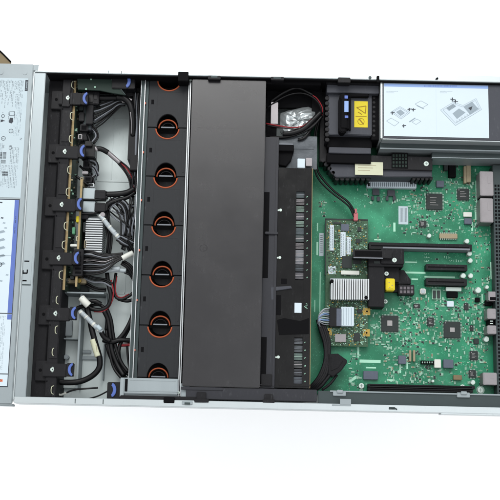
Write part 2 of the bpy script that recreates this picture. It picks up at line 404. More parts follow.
# ================================================================ front cover plate with labels
XC = -227.8
cv = thing('front_cover', 'flat silver metal cover plate carrying white labels at the left end of the case', 'cover', (-262, 16, 62))
b = MB(); b.wbox(-300, XC, YB - 7.5, YT + 8.5, 63, 65.8, 0, .7)
b.wbox(XC - .2, XC + 5.5, YT + 1.2, YT + 8.0, 63, 65.7, 0, .6)      # little ear at the top right corner
b.wbox(-300, XC, YB - 9.2, YB - 7.2, 50, 64.5, 0, .4)
b.out('cover_plate', 'steel', cv)
for (x, y) in ((1, 72.6), (25, 72.8)): MB().cyl(x, y, 2.6, 65.4, 66.2, 0, 20, .5).out('dimple', 'steel', cv)
Z = 66.0
def lx(xt, yt, xb, yb, y):     # x of a slanted edge at height y in the photo
    return xt + (xb - xt) * (y - yt) / (yb - yt)
# regulatory label
r = lambda y: lx(28.8, 78, 20.2, 197, y)
Xr = (U(28.8, 78, Z).x + U(20.2, 197, Z).x) / 2
Yt, Yb = U(10, 78, Z).y, U(10, 197.5, Z).y
b = MB(); b.wbox(-300, Xr, Yb, Yt, 65.8, Z, 0, .05)
def word_col(b, X, Y0, Y1, z, w, mi, fill=.8):
    """a column of sideways small print made of little strokes"""
    y = Y0
    while y > Y1:
        l = random.uniform(1.2, 4.5); l = min(l, y - Y1)
        if l < .5: break
        for k in range(max(1, int(l / .55))):
            yy = y - k * .55; hh = random.choice((1, 1, .7, .55))
            b.flat([(X - w / 2, yy), (X - w / 2 + w * hh, yy), (X - w / 2 + w * hh, yy - .32), (X - w / 2, yy - .32)], z, mi, True)
        y -= l + .6 + (random.uniform(2, 9) if random.random() > fill else 0)
zi = Z + .06
for k in range(26):
    X = Xr - 5.2 - k * 1.55
    seg = [(Yt - 2 - random.uniform(0, 2), Yt - 20 - random.uniform(0, 14)), (Yt - 37, Yt - 48) if k % 4 == 0 else (0, 0)]
    for (a, c) in seg:
        if a: word_col(b, X, a, c, zi, .75, 2)
    if k < 5: word_col(b, X, Yt - 26, Yt - 62, zi, .6, 3, .7)
    if k < 6: word_col(b, X, Yt - 74, Yt - 92, zi, .7, 2, .8)
    if k < 11: word_col(b, X, Yt - 93, Yt - 117, zi, .7, 2 if k % 3 else 3, .85)
    elif k < 26: word_col(b, X, Yt - 70, Yt - 112, zi, .7, 3, .8)
# brand bar, sideways
X0, X1 = U(25.1, 85, Z).x, U(28.0, 85, Z).x; y0, y1 = U(26, 91, Z).y, U(26, 80, Z).y
b.flat([(X0, y0), (X1, y0), (X1, y1), (X0, y1)], zi, 1, True)
b.text('Lenovo', (X0 + X1) / 2, (y0 + y1) / 2, zi + .05, 2.9, 90, 0)
# certification marks
def ring(b, X, Y, ro, ri, z, mi, n=22):
    vo = [(X + ro * math.cos(2 * math.pi * k / n), Y + ro * math.sin(2 * math.pi * k / n)) for k in range(n)]
    vi = [(X + ri * math.cos(2 * math.pi * k / n), Y + ri * math.sin(2 * math.pi * k / n)) for k in range(n)]
    for k in range(n):
        j = (k + 1) % n; b.flat([vo[k], vo[j], vi[j], vi[k]], z, mi, True)
def wr(x, y, z=Z): c = U(x, y, z); return c.x, c.y
for (x, y, t) in ((11, 131, 'i'), (3.4, 138.4, '!'),):
    X, Y = wr(x, y); ring(b, X, Y, 2.3, 1.8, zi, 1); b.text(t, X, Y, zi, 3.4, 90, 1)
X, Y = wr(10.5, 147.5); b.text('CE', X, Y, zi, 4.2, 90, 1)
X, Y = wr(3.2, 146.5); b.text('UL', X, Y, zi, 3.0, 90, 1)
X, Y = wr(21, 139); b.text('N', X, Y, zi, 3.4, 90, 2); X, Y = wr(19, 131); b.text('PC', X, Y, zi, 2.6, 90, 2)
# device pictograms: solid blob and monitor
X, Y = wr(11.2, 120.5); b.flat([(X - 2.4, Y - 2.2), (X + .6, Y - 3.2), (X + 2.2, Y - 1.2), (X + 1.7, Y + 2.8), (X - 1.6, Y + 3)], zi, 1, True)
X, Y = wr(12, 113.5); b.flat([(X - 2.6, Y - 2.6), (X + 2.6, Y - 2.6), (X + 2.6, Y + 2.6), (X - 2.6, Y + 2.6)], zi, 2, True); b.flat([(X - 2, Y - 2), (X + 2, Y - 2), (X + 2, Y + 2), (X - 2, Y + 2)], zi + .04, 0, True)
X, Y = wr(3, 121); b.flat([(X - 2.4, Y - 1.4), (X + 2, Y + .3), (X + 2, Y - .3), (X - 2.4, Y + 1.6)], zi, 1, True); X, Y = wr(3, 116); ring(b, X, Y, 1.9, 1.2, zi, 2)
# bar codes
for (x0, y0_, x1, y1_) in ((0, 152.2, 2.4, 158.5), (2.6, 152.2, 6.4, 158.5), (.8, 160, 5.8, 163.2), (2, 172, 8, 175.6)):
    X0, Y0 = wr(x0, y1_); X1, Y1 = wr(x1, y0_); yy = Y0
    while yy < Y1:
        w = random.choice((.25, .4, .55)); b.flat([(X0, yy), (X1, yy), (X1, yy + w), (X0, yy + w)], zi, 1, True); yy += w + random.choice((.25, .35))
b.out('regulatory_label', ['paper', 'ink', 'inkg', 'inkl'], cv)
# instruction label: blue stripe down its right side
Xa = (U(20.0, 200, Z).x + U(8.6, 372, Z).x) / 2
Yt2, Yb2 = U(10, 199, Z).y, U(5, 387, Z).y
b = MB(); b.wbox(-300, Xa, Yb2, Yt2, 65.8, Z, 0, .05)
def ln(x0, y0, x1, y1, mi=1, z=zi): X0, Y0 = x0, min(y0, y1); b.flat([(min(x0, x1), Y0), (max(x0, x1), Y0), (max(x0, x1), max(y0, y1)), (min(x0, x1), max(y0, y1))], z, mi, True)
ln(-300, Yt2, Xa, Yt2 - .9)
ln(Xa - .7, Yt2 - .9, Xa, Yb2)
yc = U(8, 313, Z).y; ln(-300, yc, Xa - .7, yc - .9)
yd = U(5, 373.5, Z).y; ln(-300, yd, Xa - .7, yd - .9)
ln(-300, Yb2 + .9, Xa - .7, Yb2)
ln(Xa - 5, Yt2 - 1, Xa - .75, yc + .05, 4); ln(Xa - 5, yc - 1.2, Xa - .75, yc - 6.5, 4)
yk = U(8, 255.5, Z).y; ln(-300, yk, Xa - 5.1, yk - .3, 3)
for q in range(14): word_col(b, Xa - 7 - q * 1.5, yc - 3, yd + 3, zi, .75, 3, .8)
for (x, y, t) in ((1, 202.5, 1), (2, 218, 1), (4, 223, 3), (5.5, 228, 3), (1, 281, 3), (7, 275, 3)):
    X, Y = wr(x, y); b.flat([(X - 1.5, Y - .4), (X + 1.2, Y - .7), (X + 1.6, Y + .5), (X - .8, Y + .8)], zi, t, True)
X, Y = wr(0, 264.6); ring(b, X, Y, 2.2, 1.6, zi, 1)
X, Y = wr(1, 380.5); b.flat([(X - 2.2, Y - 1.2), (X + 1.6, Y - 1.2), (X + 1.6, Y + 1.2), (X - 2.2, Y + 1.2)], zi, 5, True); ring(b, X - .3, Y, 1, .6, zi + .04, 1)
word_col(b, Xa - 3, Yt2 - 18, Yt2 - 36, zi + .04, .9, 1, .9)
# pale exploded drawing of drive bays
for q in range(5):
    X, Y = wr(1.5, 232 + q * 8); b.flat([(X - 5, Y), (X + 2, Y + 2), (X + 4, Y), (X - 3, Y - 2)], zi, 6, True)
b.out('instruction_label', ['paper2', 'ink', 'inkg', 'inkl', 'inkb', 'inko', 'inkl'], cv)

# ================================================================ drive cage (black plastic column beside the ledge)
XD0 = -214.6
dz = 52
XD1 = (U(72, 120, dz).x + U(57, 345, dz).x) / 2
dc = thing('drive_cage', 'black plastic drive cage front column with six screwed arms along the left', 'drive cage', ((XD0 + XD1) / 2, 16, 1.6))
b = MB()
b.wbox(XD0, XD0 + 15, YB + 1, YT - 1.5, 1.6, dz - 8, 0, .5)
b.wbox(XD0 + 15.2, XD1, YB + 1, YT - 1.5, 1.6, dz - 2, 0, .6)
b.out('cage_body', 'black_tex', dc)
tabs = [(69, 98, 62), (66, 151.5, 58), (62.6, 204.5, 55), (59, 258, 52), (56, 313.5, 49), (52.6, 369.5, 45)]
for i, (x, y, xl) in enumerate(tabs):
    X = XD1 - 4.5; Y = U(x, y, dz).y
    b = MB()
    b.wbox(XD0 + 4, XD0 + 17, Y - 11, Y + 9, dz - 9, dz - 4.2, 0, .6)          # wide foot
    b.wbox(XD0 + 12, XD1 + 9.5, Y - 7, Y + 6, dz - 6, dz, 0, .6)             # arm
    b.wbox(XD0 + 17, XD1 - 10, Y - 12, Y - 10.8, dz - 3, dz - 1, 1, .1)
    b.wcyl(XD0 + 9, Y - .5, 1.6, dz - 4.3, dz - 3.9, 1)
    b.out('arm', ['black', 'deep'], dc)
    b = MB()
    c = Vector((X, Y, 0)); b.wcyl(X, Y, 1.9, dz, dz + .9, 0, 16, .3); b.wbox(X - .5, X + 1.2, Y - 2.6, Y + 2.6, dz, dz + .6, 0, .2); b.wcyl(X + .4, Y, .7, dz + .8, dz + 1, 1, 10)
    b.out('screw', ['cap', 'ink'], dc)
for (x, y) in ((67, 124.5), (60.5, 231), (56.5, 341)):
    b = MB(); Y = U(x, y, dz - 2).y; b.wcyl(XD1 - 4, Y, 1.5, dz - 2.2, dz - 1.4, 0, 14, .3); b.wbox(XD1 - 5, XD1 - 3.8, Y - 3, Y + 2, dz - 2.1, dz - 1.7, 0, .1); b.out('rivet', 'port', dc)
# recessed darker lines down the column
b = MB()
for i in range(len(tabs) - 1):
    Ya = U(tabs[i][0], tabs[i][1], dz).y - 13; Yb_ = U(tabs[i + 1][0], tabs[i + 1][1], dz).y + 11
    b.wbox(XD1 - 9, XD1 - .8, Yb_, Ya, dz - 2, dz - 1.3, 0, .3)
    b.wbox(XD0 + 13.2, XD0 + 15.1, Yb_ - 2, Ya + 4, dz - 8.1, dz - 5, 1, .1)
b.wbox(XD0 + 16, XD0 + 24, YT - 32, YT - 3, dz - 2.2, dz + .5, 0, .5); b.wbox(XD0 + 26.5, XD1, YT - 30, YT - 3, dz - 2.2, dz + .5, 0, .5)
b.out('spine', ['black', 'deep'], dc)

def latch(X, Y, z, w=12, left=True, h=6.5, label='', base=True):
    t = thing('blue_latch', label, 'latch', (X, Y, z - 6), 'blue half-moon latches')
    b = MB(); b.wbox(X - 3.6, X + 3.4, Y - w / 2, Y + w / 2, z - 6, z, 0, .5); b.out('latch_body', 'black', t)
    b = MB(); n = 14; pts = []
    sx = 1 if left else -1
    for k in range(n + 1):
        a = math.radians(-80 + 160 * k / n); pts.append((X - sx * (-3.2 + math.cos(a) * 5.2), Y + math.sin(a) * h))
    for k in range(n + 1):
        a = math.radians(62 - 124 * k / n); pts.append((X - sx * (-4.6 + math.cos(a) * 3.9), Y + math.sin(a) * h * .78))
    b.wprism(pts, z, z + 2.0, 0, .3); b.out('thumb_tab', 'blue', t)
    return t
nm = ['topmost', 'second', 'third', 'fourth', 'fifth', 'lowest']
for i, ((x, y), (ax, ay, _)) in enumerate(zip(((81, 98.5), (77.5, 151), (76, 204), (70.5, 258), (67, 313), (62.5, 369.5)), tabs)):
    c = U(x, y, 54)
    latch(XD1 + 13.5, c.y, 54, 13, True, 6.5, 'blue half-moon release latch, %s of the six down the drive cage' % nm[i])

# ================================================================ backplane boards seen on edge
bz = 46
Xb = (U(74.5, 90, bz).x + U(65, 270, bz).x) / 2
bp = thing('drive_backplane', 'upright circuit board seen on edge right of the drive cage with sockets on its face', 'circuit board', (Xb, 60, 1.6))
b = MB(); yA, yB_ = U(74, 74, bz).y, U(65, 290, bz).y
b.wbox(Xb - 1.0, Xb + 1.0, yB_, yA, 3, bz - .4, 0, .1); b.wbox(Xb - 1.2, Xb + 1.2, yB_, yA, bz - .4, bz, 1, .2)
b.out('circuit_board', ['pcb_dk', 'edge'], bp)
X2 = (U(81, 190, bz - 4).x + U(78, 250, bz - 4).x) / 2
b = MB(); b.wbox(X2 - .9, X2 + .9, U(78, 286, bz).y, U(81, 178, bz).y, 3, bz - 5, 0, .1); b.wbox(X2 - 1.1, X2 + 1.1, U(78, 286, bz).y, U(81, 178, bz).y, bz - 5, bz - 4.6, 1, .1)
b.out('riser_board', ['pcb_dk', 'edge'], bp)
# board components on the faces
b = MB()
for k in range(150):
    yy = random.uniform(yB_ + 3, yA - 3); zz = random.uniform(8, bz - 2); w = random.uniform(.6, 2.2)
    if random.random() < .8: b.wbox(Xb + 1.0, Xb + 1.0 + random.uniform(.8, 2.2), yy, yy + w, zz, zz + random.uniform(.8, 2.5), random.choice((0, 1, 2, 3)), .1)
b.out('surface_parts', ['smd_w', 'smd_k', 'smd_t', 'chip'], bp); bp.children[-1]['kind'] = 'stuff'
def bsock(x0, y0, x1, y1, z0, z1, m, name='socket', inner=None):
    b = MB(); b.box(x0, y0, x1, y1, z0, z1, 0, .5)
    if inner: b.box(x0 + 1.2, y0 + 1.2, x1 - 1.2, y1 - 1.2, z1 - .2, z1 + .15, 1, .1)
    return b.out(name, [m, inner or m], bp)
bsock(83, 104, 92, 130, 20, 36, 'grey', inner='steel_dk')
bsock(79, 112, 84, 121, 30, 40, 'black')
bsock(80, 131, 87, 140, 18, 34, 'black')
bsock(83, 188, 95, 199, 16, 36, 'steel2'); bsock(83, 201, 95, 212, 16, 36, 'steel2')
bsock(80, 214, 88, 219, 20, 36, 'black')
bsock(76, 216, 79, 222, 34, 42, 'yellow', 'connector'); bsock(72, 227, 75, 234, 34, 42, 'green_c', 'connector')
bsock(84, 163, 92, 167, 26, 36, 'black'); bsock(82, 171, 88, 174, 26, 36, 'port', 'connector')
bsock(70, 244, 77, 246.5, 34, 42, 'wht', 'connector')
bsock(77, 81, 83, 88, 30, 42, 'green_c', 'connector'); bsock(73, 92, 78, 96, 34, 44, 'black', 'connector')
# wire clips (cream loops) at the board edge
for (x, y) in ((73.5, 85), (72, 116), (71, 139), (69.5, 170), (68, 192), (66, 226), (64, 245), (61, 275), (58, 300), (57, 330), (54, 352), (53, 390)):
    c = U(x, y, 50); b = MB(); b.tube([(c.x + 1.5, c.y + 4.5, 49), (c.x - 1.0, c.y + 3.2, 51), (c.x - 1.6, c.y, 51.5), (c.x - 1.0, c.y - 3.2, 51), (c.x + 1.5, c.y - 4.5, 49)], .42, 0, 6, True); b.out('edge_clip', 'cream', bp)
# big ribbed white filter/heatsink of the backplane (fins across)
b = MB(); fx0, fx1 = 86, 103
for k in range(17):
    y = 218.5 + k * 2.32; b.box(fx0 - k * .12, y, fx1 - k * .08, y + 1.25, 6, 34, 0, .25)
b.box(85.5, 217.5, 102, 257.5, 4, 29, 1, .3)
tag(b.out('finned_heatsink', ['alu', 'steel']), 'silver finned heatsink standing between the backplane and the cable bundles', 'heatsink')

# sloping dark sheet at the top left with a curved edge + blue corner latch
b = MB(); b.prism([(77, 75.5), (103, 75.5), (110, 78), (121, 89), (125, 95), (112, 93), (100, 90.5), (78, 89.5)], 50, 52, 0, .3)
b.tube([(78, 75, 52), (101, 75, 52), (108, 76.6, 52), (118, 86, 52), (125.5, 95, 52)], .6, 1, 6)
for (x, y) in ((91, 76), (95, 84), (86, 86)): b.cyl(x, y + 3, 1.0, 52, 53, 2, 12)
tag(b.out('corner_board', ['ventg', 'steel_dk', 'smd_w']), 'dark green board lying in the top left corner of the case behind the cables', 'circuit board')

# ================================================================ fan cage
fz = 50
XL = (U(144.2, 79, fz + 3).x + U(133.5, 376, fz + 3).x) / 2
XR = (U(188, 90, fz).x + U(178.5, 374, fz).x) / 2
XF0 = (U(148.5, 90, fz).x + U(138.0, 370, fz).x) / 2
yfT, yfB = U(168, 79.5, fz).y, U(160, 376, fz).y
fc = thing('fan_cage', 'steel rail frame holding the row of six fans across the case', 'fan frame', ((XL + XR) / 2, 20, 1.6))
b = MB()
b.wbox(XL - 3.6, XL - .2, yfB - 4, yfT, 1.6, fz + 1.2, 0, .3)
b.wbox(XL + .9, XF0 - .4, yfB - 4, yfT, 1.6, fz - 1, 0, .3)
b.out('cage_rail', 'steel_dk', fc)
b = MB(); b.wbox(XL - .1, XL + .7, yfB - 4, yfT, 20, fz + 3, 0, .25); b.wbox(XL - 4.1, XL - 3.6, yfB - 4, yfT, 20, fz + 1.4, 0, .2); b.out('rail_lip', 'alu', fc)
b = MB(); b.wbox(XR + .4, XR + 1.6, yfB - 20, yfT + 1, 1.6, fz + 3, 0, .3); b.wbox(XR + 1.6, -66.5, yfB - 20, yfT + 1, 1.6, fz + 4.5, 1, .3); b.wbox(XR + 2.4, XR + 3.3, yfB - 20, yfT + 1, fz + 4.4, fz + 5.8, 0, .25)
b.out('cage_rail', ['alu', 'grey'], fc)
for (x, y) in ((145, 103), (143, 152), (141, 200), (139.2, 250), (136.6, 300), (134.4, 350)):
    MB().box(x - .9, y - 1, x + .9, y + 1, fz - .8, fz + 1.5, 0, .3).out('indicator', 'copper', fc)
MB().box(181, 383, 190, 399, 48, 57, 0, .5).out('end_post', 'steel', fc)
screw(fc, 190.5, 80, 58, 1.2); screw(fc, 178.8, 392.5, 58.6, 1.1)
# dark end blocks
b = MB(); b.box(137, 72.5, 150, 79, 40, 56, 0, .4); b.box(150, 74, 179, 79.5, 40, 52, 0, .4); b.box(178, 71.5, 188.5, 81, 45, 66, 0, .5); b.out('end_block', 'deep', fc)
MB().box(136.5, 76.4, 149, 78, 56, 57, 0, .2).out('end_trim', 'steel_lip', fc)
b = MB(); b.box(163.5, 397, 174.5, 403, 45, 66.2, 0, .5); b.out('end_block', 'deep', fc)
b = MB(); b.box(120, 396, 200, 400.5, 40, 60, 0, .5); b.out('lower_bar', 'black', fc)

# fan modules
bounds = [79.8, 127.6, 176.4, 225.3, 275.3, 325.5, 378]
order = ['first', 'second', 'third', 'fourth', 'fifth', 'last']
Yc = []
for v in bounds:
    Yc.append(U(165, v, fz).y)
def circ_cut(cx, cy, rx, ry, a0, a1, n=18):
    return [(cx + rx * math.cos(math.radians(a0 + (a1 - a0) * k / n)), cy + ry * math.sin(math.radians(a0 + (a1 - a0) * k / n))) for k in range(n + 1)]
Xm = (XF0 + XR) / 2 + .3
def fan_module(i):
    yt, yb = Yc[i] - .45, Yc[i + 1] + .45
    where = ['topmost fan module of the row', 'second fan module from the top', 'third fan module from the top', 'third fan module from the bottom', 'second fan module from the bottom', 'lowest fan module, partly under the silver bracket'][i]
    t = thing('fan_module', 'grey plastic fan with orange grips, ' + where, 'fan', (Xm, (yt + yb) / 2, 1.6), 'fan modules in a row across the case')
    x0, x1 = XF0 + .2, XR - .2
    # top plate with a half-round bite at each end
    upper = circ_cut(Xm, yt + .2, 12.2, 11.2, 180, 360)          # bite at the far end
    upper = [(x, min(y, yt)) for x, y in upper]
    lower = circ_cut(Xm, yb - .2, 11.2, 14.5, 0, 180)        # bite at the near end
    lower = [(x, max(y, yb)) for x, y in lower]
    pts = [(x0, yt)] + upper + [(x1, yt), (x1, yb)] + lower + [(x0, yb)]
    b = MB(); b.wprism(pts, fz - 3.5, fz, 0, .35)
    b.wbox(x0 + 3.5, x0 + 5.0, yb + 17.5, yt - 13.5, fz - .1, fz + .08, 0, .02)
    for xx in (x0 + 8.6, x1 - 4.5): b.wbox(xx, xx + .35, yb + 1.5, yt - 1.5, fz - .05, fz + .12, 0, .03)
    b.wbox(x0 + 9, x1 - 5, yt - 13.2, yt - 12.9, fz - .05, fz + .1, 0, .02); b.wcyl(x1 - 2.2, yt - 3, .7, fz - .05, fz + .3, 0, 10)
    b.wbox(x1 - 3, x1 - 1.4, yb + 4, yb + 7, fz - .05, fz + .3, 0, .1)
    b.out('top_plate', ['fan'], t)
    b = MB()
    b.wbox(x0, x0 + 2, yb, yt, 4, fz - 3.5, 0, .2); b.wbox(x1 - 2, x1, yb, yt, 4, fz - 3.5, 0, .2); b.wbox(x0 + 2, x1 - 2, yt - 17, yb + 18, 4, fz - 3.6, 0, .2)
    b.wbox(x0 + 2, x1 - 2, yb, yt, 3, 20, 0, .2)
    b.wprism([(Xm - 9.0, yt - .1)] + [(x, min(y, yt - .1)) for x, y in circ_cut(Xm, yt, 9.0, 6.5, 180, 360)][1:-1] + [(Xm + 9.0, yt - .1)], 20, 30, 0)
    b.out('housing', 'black', t)
    b = MB(); b.arc(Xm, yt - .6, 11.9, 183, 357, fz - .1, .8, 0, rz=1.0, ry=10.9); b.out('grip_ring', 'orange', t, True)
    b = MB(); b.arc(Xm, yb + .5, 9.5, -2, 182, fz - 5.5, .8, 0, rz=1.0, ry=9.0); b.out('grip_ring', 'orange', t, True)
    b = MB(); b.arc(Xm, yb + .5, 6.2, 2, 178, fz - 8, .6, 0, rz=2.5, ry=5.8); b.wbox(Xm - 7, Xm + 7, yb + .3, yb + 1.6, fz - 4.5, fz - 3.6, 1, .15); b.out('inner_collar', ['black', 'greyw'], t)
    ym = yt - 24
    b = MB(); b.wbox(x0 + 2.6, x0 + 5.4, ym - 2.6, ym + 2.4, fz - .1, fz + .15, 0, .05); b.out('arrow_slot', 'deep', t)
    return t
for i in range(6): fan_module(i)

# silver bracket over the last fan
b = MB()
b.box(122, 378.2, 178, 394, 50, 57, 0, .7); b.box(124.8, 378.8, 127.6, 391.5, 56.8, 57.3, 1, .1)
b.box(120, 391.5, 178, 397.5, 46, 52, 0, .6); b.box(128, 390.4, 178, 391.6, 56.9, 57.6, 0, .2); b.box(130, 380, 176, 380.8, 56.9, 57.4, 0, .1)
b.box(120, 377.6, 124, 397, 50, 58, 0, .5)
tag(b.out('holding_bracket', ['steel2', 'deep']), 'bright silver metal bracket across the bottom end of the fan row', 'bracket')
# end blocks that carry a blue latch each
def corner_latch(x0, y0, x1, y1, bx, by, lab):
    z = 54; t = thing('corner_latch', lab, 'latch', tuple(U((x0 + x1) / 2, (y0 + y1) / 2, z)[:2]) + (1.6,))
    MB().box(x0, y0, x1, y1, 1.6, z, 0, .7).out('latch_block', 'black', t)
    c = U(bx, by, z + 2); b = MB(); n = 14; h = 7
    pts = [(c.x + math.cos(math.radians(-80 + 160 * k / n)) * 4.8 - 1, c.y + math.sin(math.radians(-80 + 160 * k / n)) * h) for k in range(n + 1)]
    pts += [(c.x + math.cos(math.radians(62 - 124 * k / n)) * 3.2 - 2.6, c.y + math.sin(math.radians(62 - 124 * k / n)) * h * .72) for k in range(n + 1)]
    b.wprism(pts, z, z + 2, 0, .3); b.out('thumb_tab', 'blue', t)
corner_latch(112, 73.5, 135, 88.5, 127, 81, 'black block with a blue half-moon latch in the upper corner left of the fans')
corner_latch(107, 382, 121, 399, 112.3, 390, 'black block with a blue half-moon latch below the cables, left of the silver bracket')
b = MB(); b.box(129, 88, 139, 160, 2, 36, 0, .4); b.box(131, 92, 138.5, 96, 36, 37, 1, .2); b.box(130, 155, 138, 170, 2, 42, 0, .5); b.box(126, 89, 133, 96, 30, 41, 0, .4)
tag(b.out('cable_channel', ['black', 'deep']), 'tall black plastic cable channel against the upper left side of the fan frame', 'cable holder')

# ================================================================ air baffle (big dark cover)
az = 61
XA0 = (U(191.5, 80, az).x + U(183, 388, az).x) / 2; XA1 = (U(266, 80, az).x + U(260, 388, az).x) / 2
YA1, YA0 = U(229, 79.5, az).y, U(222, 387, az).y
ab = thing('air_baffle', 'large smooth dark grey plastic air cover filling the middle of the case', 'cover', ((XA0 + XA1) / 2, 20, 1.6))
b = MB(); b.wbox(XA0, XA1, YA0, YA1, az - 3, az, 0, .6)
b.wbox(XA0 + .3, XA0 + 2, YA0 + .5, YA1 - .5, 4, az - 3, 0, .2); b.wbox(XA1 - 2, XA1 - .3, YA0 + .5, YA1 - .5, 4, az - 3, 0, .2)
# moulded marks
cx, cy = U(203.5, 248, az)[:2]
b.arc(cx, cy, 3.6, 0, 360, az, .22, 0); b.arc(cx + 1, cy - 1, 1.6, 0, 360, az, .18, 0)
for (x0, y0, x1, y1) in ((203, 176, 203.4, 240), (208, 190, 208.3, 232), (218, 242, 258, 242.4), (218, 246.5, 254, 246.8), (222, 262, 250, 262.3), (196, 128, 262, 128.3), (206, 384, 262, 384.4)):
    b.box(x0, y0, x1, y1, az - .05, az + .08, 0, .02)
b.out('top_panel', 'cover', ab)
b = MB(); b.wbox(XA0 + 4, U(317, 394, 60).x, U(230, 399.8, 60).y, YA0 - .4, 50, 59.4, 0, .5)
b.wbox(XA0 - 1, XA0 + 40, YA0 - 3.4, YA0 - .5, 59.3, 60.3, 0, .3); b.out('lower_flange', 'cover2', ab)
b = MB(); b.box(194, 399, 209, 402.8, 50, 66, 0, .6); b.box(196.5, 392, 206, 400, 59.4, 63, 0, .5); b.out('tab', 'black', ab)
b = MB(); b.box(262.5, 399, 275, 402.8, 50, 66, 0, .6); b.box(264.5, 394, 273, 400, 59.4, 62, 0, .5); b.out('tab', 'black', ab)
b = MB(); b.box(208, 75.4, 220.5, 79.2, 56, 66.8, 0, .5); b.box(211, 75.9, 217.5, 77.6, 66.7, 67.2, 1, .1); b.out('tab', ['black', 'steel_dk'], ab)
b = MB(); b.box(271, 76.6, 284, 80, 56, 66.8, 0, .5); b.box(273.5, 77.2, 281, 78.6, 66.7, 67.2, 1, .1); b.out('tab', ['black', 'steel_dk'], ab)
MB().box(338, 77.2, 350.5, 82.6, 56, 67, 0, .6).out('tab', 'black', ab)
# side step with slots
sz = 52; XS1 = (U(278, 150, sz).x + U(275.5, 380, sz).x) / 2
b = MB(); b.wbox(XA1 + .2, XS1, U(270, 388, sz).y, U(272, 137, sz).y, 4, sz, 0, .4)
b.wbox(XS1 - 2.6, XS1 - .4, U(270, 386, sz).y, U(272, 139, sz).y, sz, sz + .7, 0, .3); b.out('side_step', 'cover2', ab)
for (y0, y1) in ((192, 278), (337, 386)):
    b = MB(); b.wbox(XA1 + .5, XA1 + 6, U(266, y1, sz).y, U(266, y0, sz).y, sz - .2, sz + .2, 0, .1); b.out('slot', 'deep', ab)
b = MB(); b.box(265, 231.6, 278, 234.2, sz, sz + 2.5, 0, .5); b.out('handle', 'cover2', ab)
b = MB(); b.box(261, 374, 272, 386, sz, sz + 2.5, 0, .5); b.out('tab', 'black', ab)

# ================================================================ memory cover (glossy black) and memory modules
mz = 50
XM0 = XS1 + .3; XM1 = (U(312, 175, mz).x + U(309.5, 385, mz).x) / 2
mc = thing('memory_cover', 'glossy black cover strip with two windows over the memory, right of the air cover', 'cover', ((XM0 + XM1) / 2, -5, 1.6))
yM1, yM0 = U(295, 168, mz).y, U(293, 388, mz).y
wins = [(191.5, 280, 12), (337.5, 384.5, 6)]
XW0, XW1 = (U(295.8, 235, mz).x), (U(304, 235, mz).x)
b = MB(); ys = [yM1]
for (a, c, n) in wins: ys += [U(300, a, mz).y, U(300, c, mz).y]
ys.append(yM0)
b.wbox(XM0, XW0, yM0, yM1, mz - 2, mz, 0, .3)
b.wbox(XW1, XM1, yM0, yM1, mz - 2, mz, 0, .3)
for k in (0, 2, 4): b.wbox(XW0 - .02, XW1 + .02, ys[k + 1], ys[k], mz - 2, mz - .02, 0, .01)
b.wbox(XM1 - .8, XM1, yM0, yM1, 8, mz + .5, 0, .2)
b.wbox(XM0, XM0 + .8, yM0, yM1, 8, mz - 2.1, 0, .1)
b.box(279, 384, 310, 386, mz, mz + 1.2, 0, .2)
b.out('cover_panel', 'gloss', mc)
b = MB(); b.wbox(XM1 + .05, XM1 + .55, yM0, yM1, mz - 2, mz + .9, 0, .1); b.out('edge_trim', 'edge', mc)
for (x, y) in ((280.6, 210), (279.8, 257.5), (278.3, 357)): 
    b = MB(); b.cyl(x, y, 1.5, mz, mz + 1, 0, 14, .3); b.cyl(x - 2.2, y + .2, .9, mz, mz + .8, 0, 12, .2); b.out('screw', 'cap', mc)
MB().box(294.5, 302.8, 301.5, 312.8, mz, mz + .25, 0, .05).out('white_sticker', 'paper2', mc)
b = MB(); z = mz + .1
c = U(305.8, 307, z)
for (dx, dy, w, h) in ((-1.6, 0, .6, .6), (-.8, .8, 1.6, .5), (-.8, -.9, 1.6, .5), (.8, 1.7, .8, .7), (.8, -1.9, .8, .7), (0, 3, 1.2, .5)): b.wbox(c.x + dx, c.x + dx + w, c.y + dy, c.y + dy + h, mz - .02, z, 0, .01)
for (a, cc, n) in wins:
    for k in range(n):
        y = a + 5.5 + (cc - a - 8) * k / (n - 1) if n > 6 else a + 5 + (cc - a - 8) * k / (n - 1)
        c = U(307.3 if a < 300 else 305.2, y, z)
        b.wbox(c.x - .6, c.x + .6, c.y + .25, c.y + .6, mz - .02, z, 0, .01); b.wbox(c.x - .7, c.x - .35, c.y - .6, c.y + .2, mz - .02, z, 0, .01)
        if k % 2: b.wbox(c.x + .3, c.x + .6, c.y - .6, c.y + .2, mz - .02, z + .01, 0, .01)
b.out('printed_numbers', 'silk', mc)
b = MB(); b.prism([(270.5, 287), (291, 285.8), (292, 288.4), (274, 291), (274, 300), (271, 300)], mz, mz + 2.2, 0, .4); b.out('lever', 'grey', mc)
b = MB(); b.box(281, 278.6, 287, 284, mz - .1, mz + .15, 0, .05); b.box(276, 295, 281, 315, mz - .1, mz + .3, 0, .1)
b.prism([(277, 320), (284, 318), (300, 321), (309, 318), (309, 334), (279, 335)], mz - .05, mz + .35, 0, .1); b.out('recess', 'deep', mc)
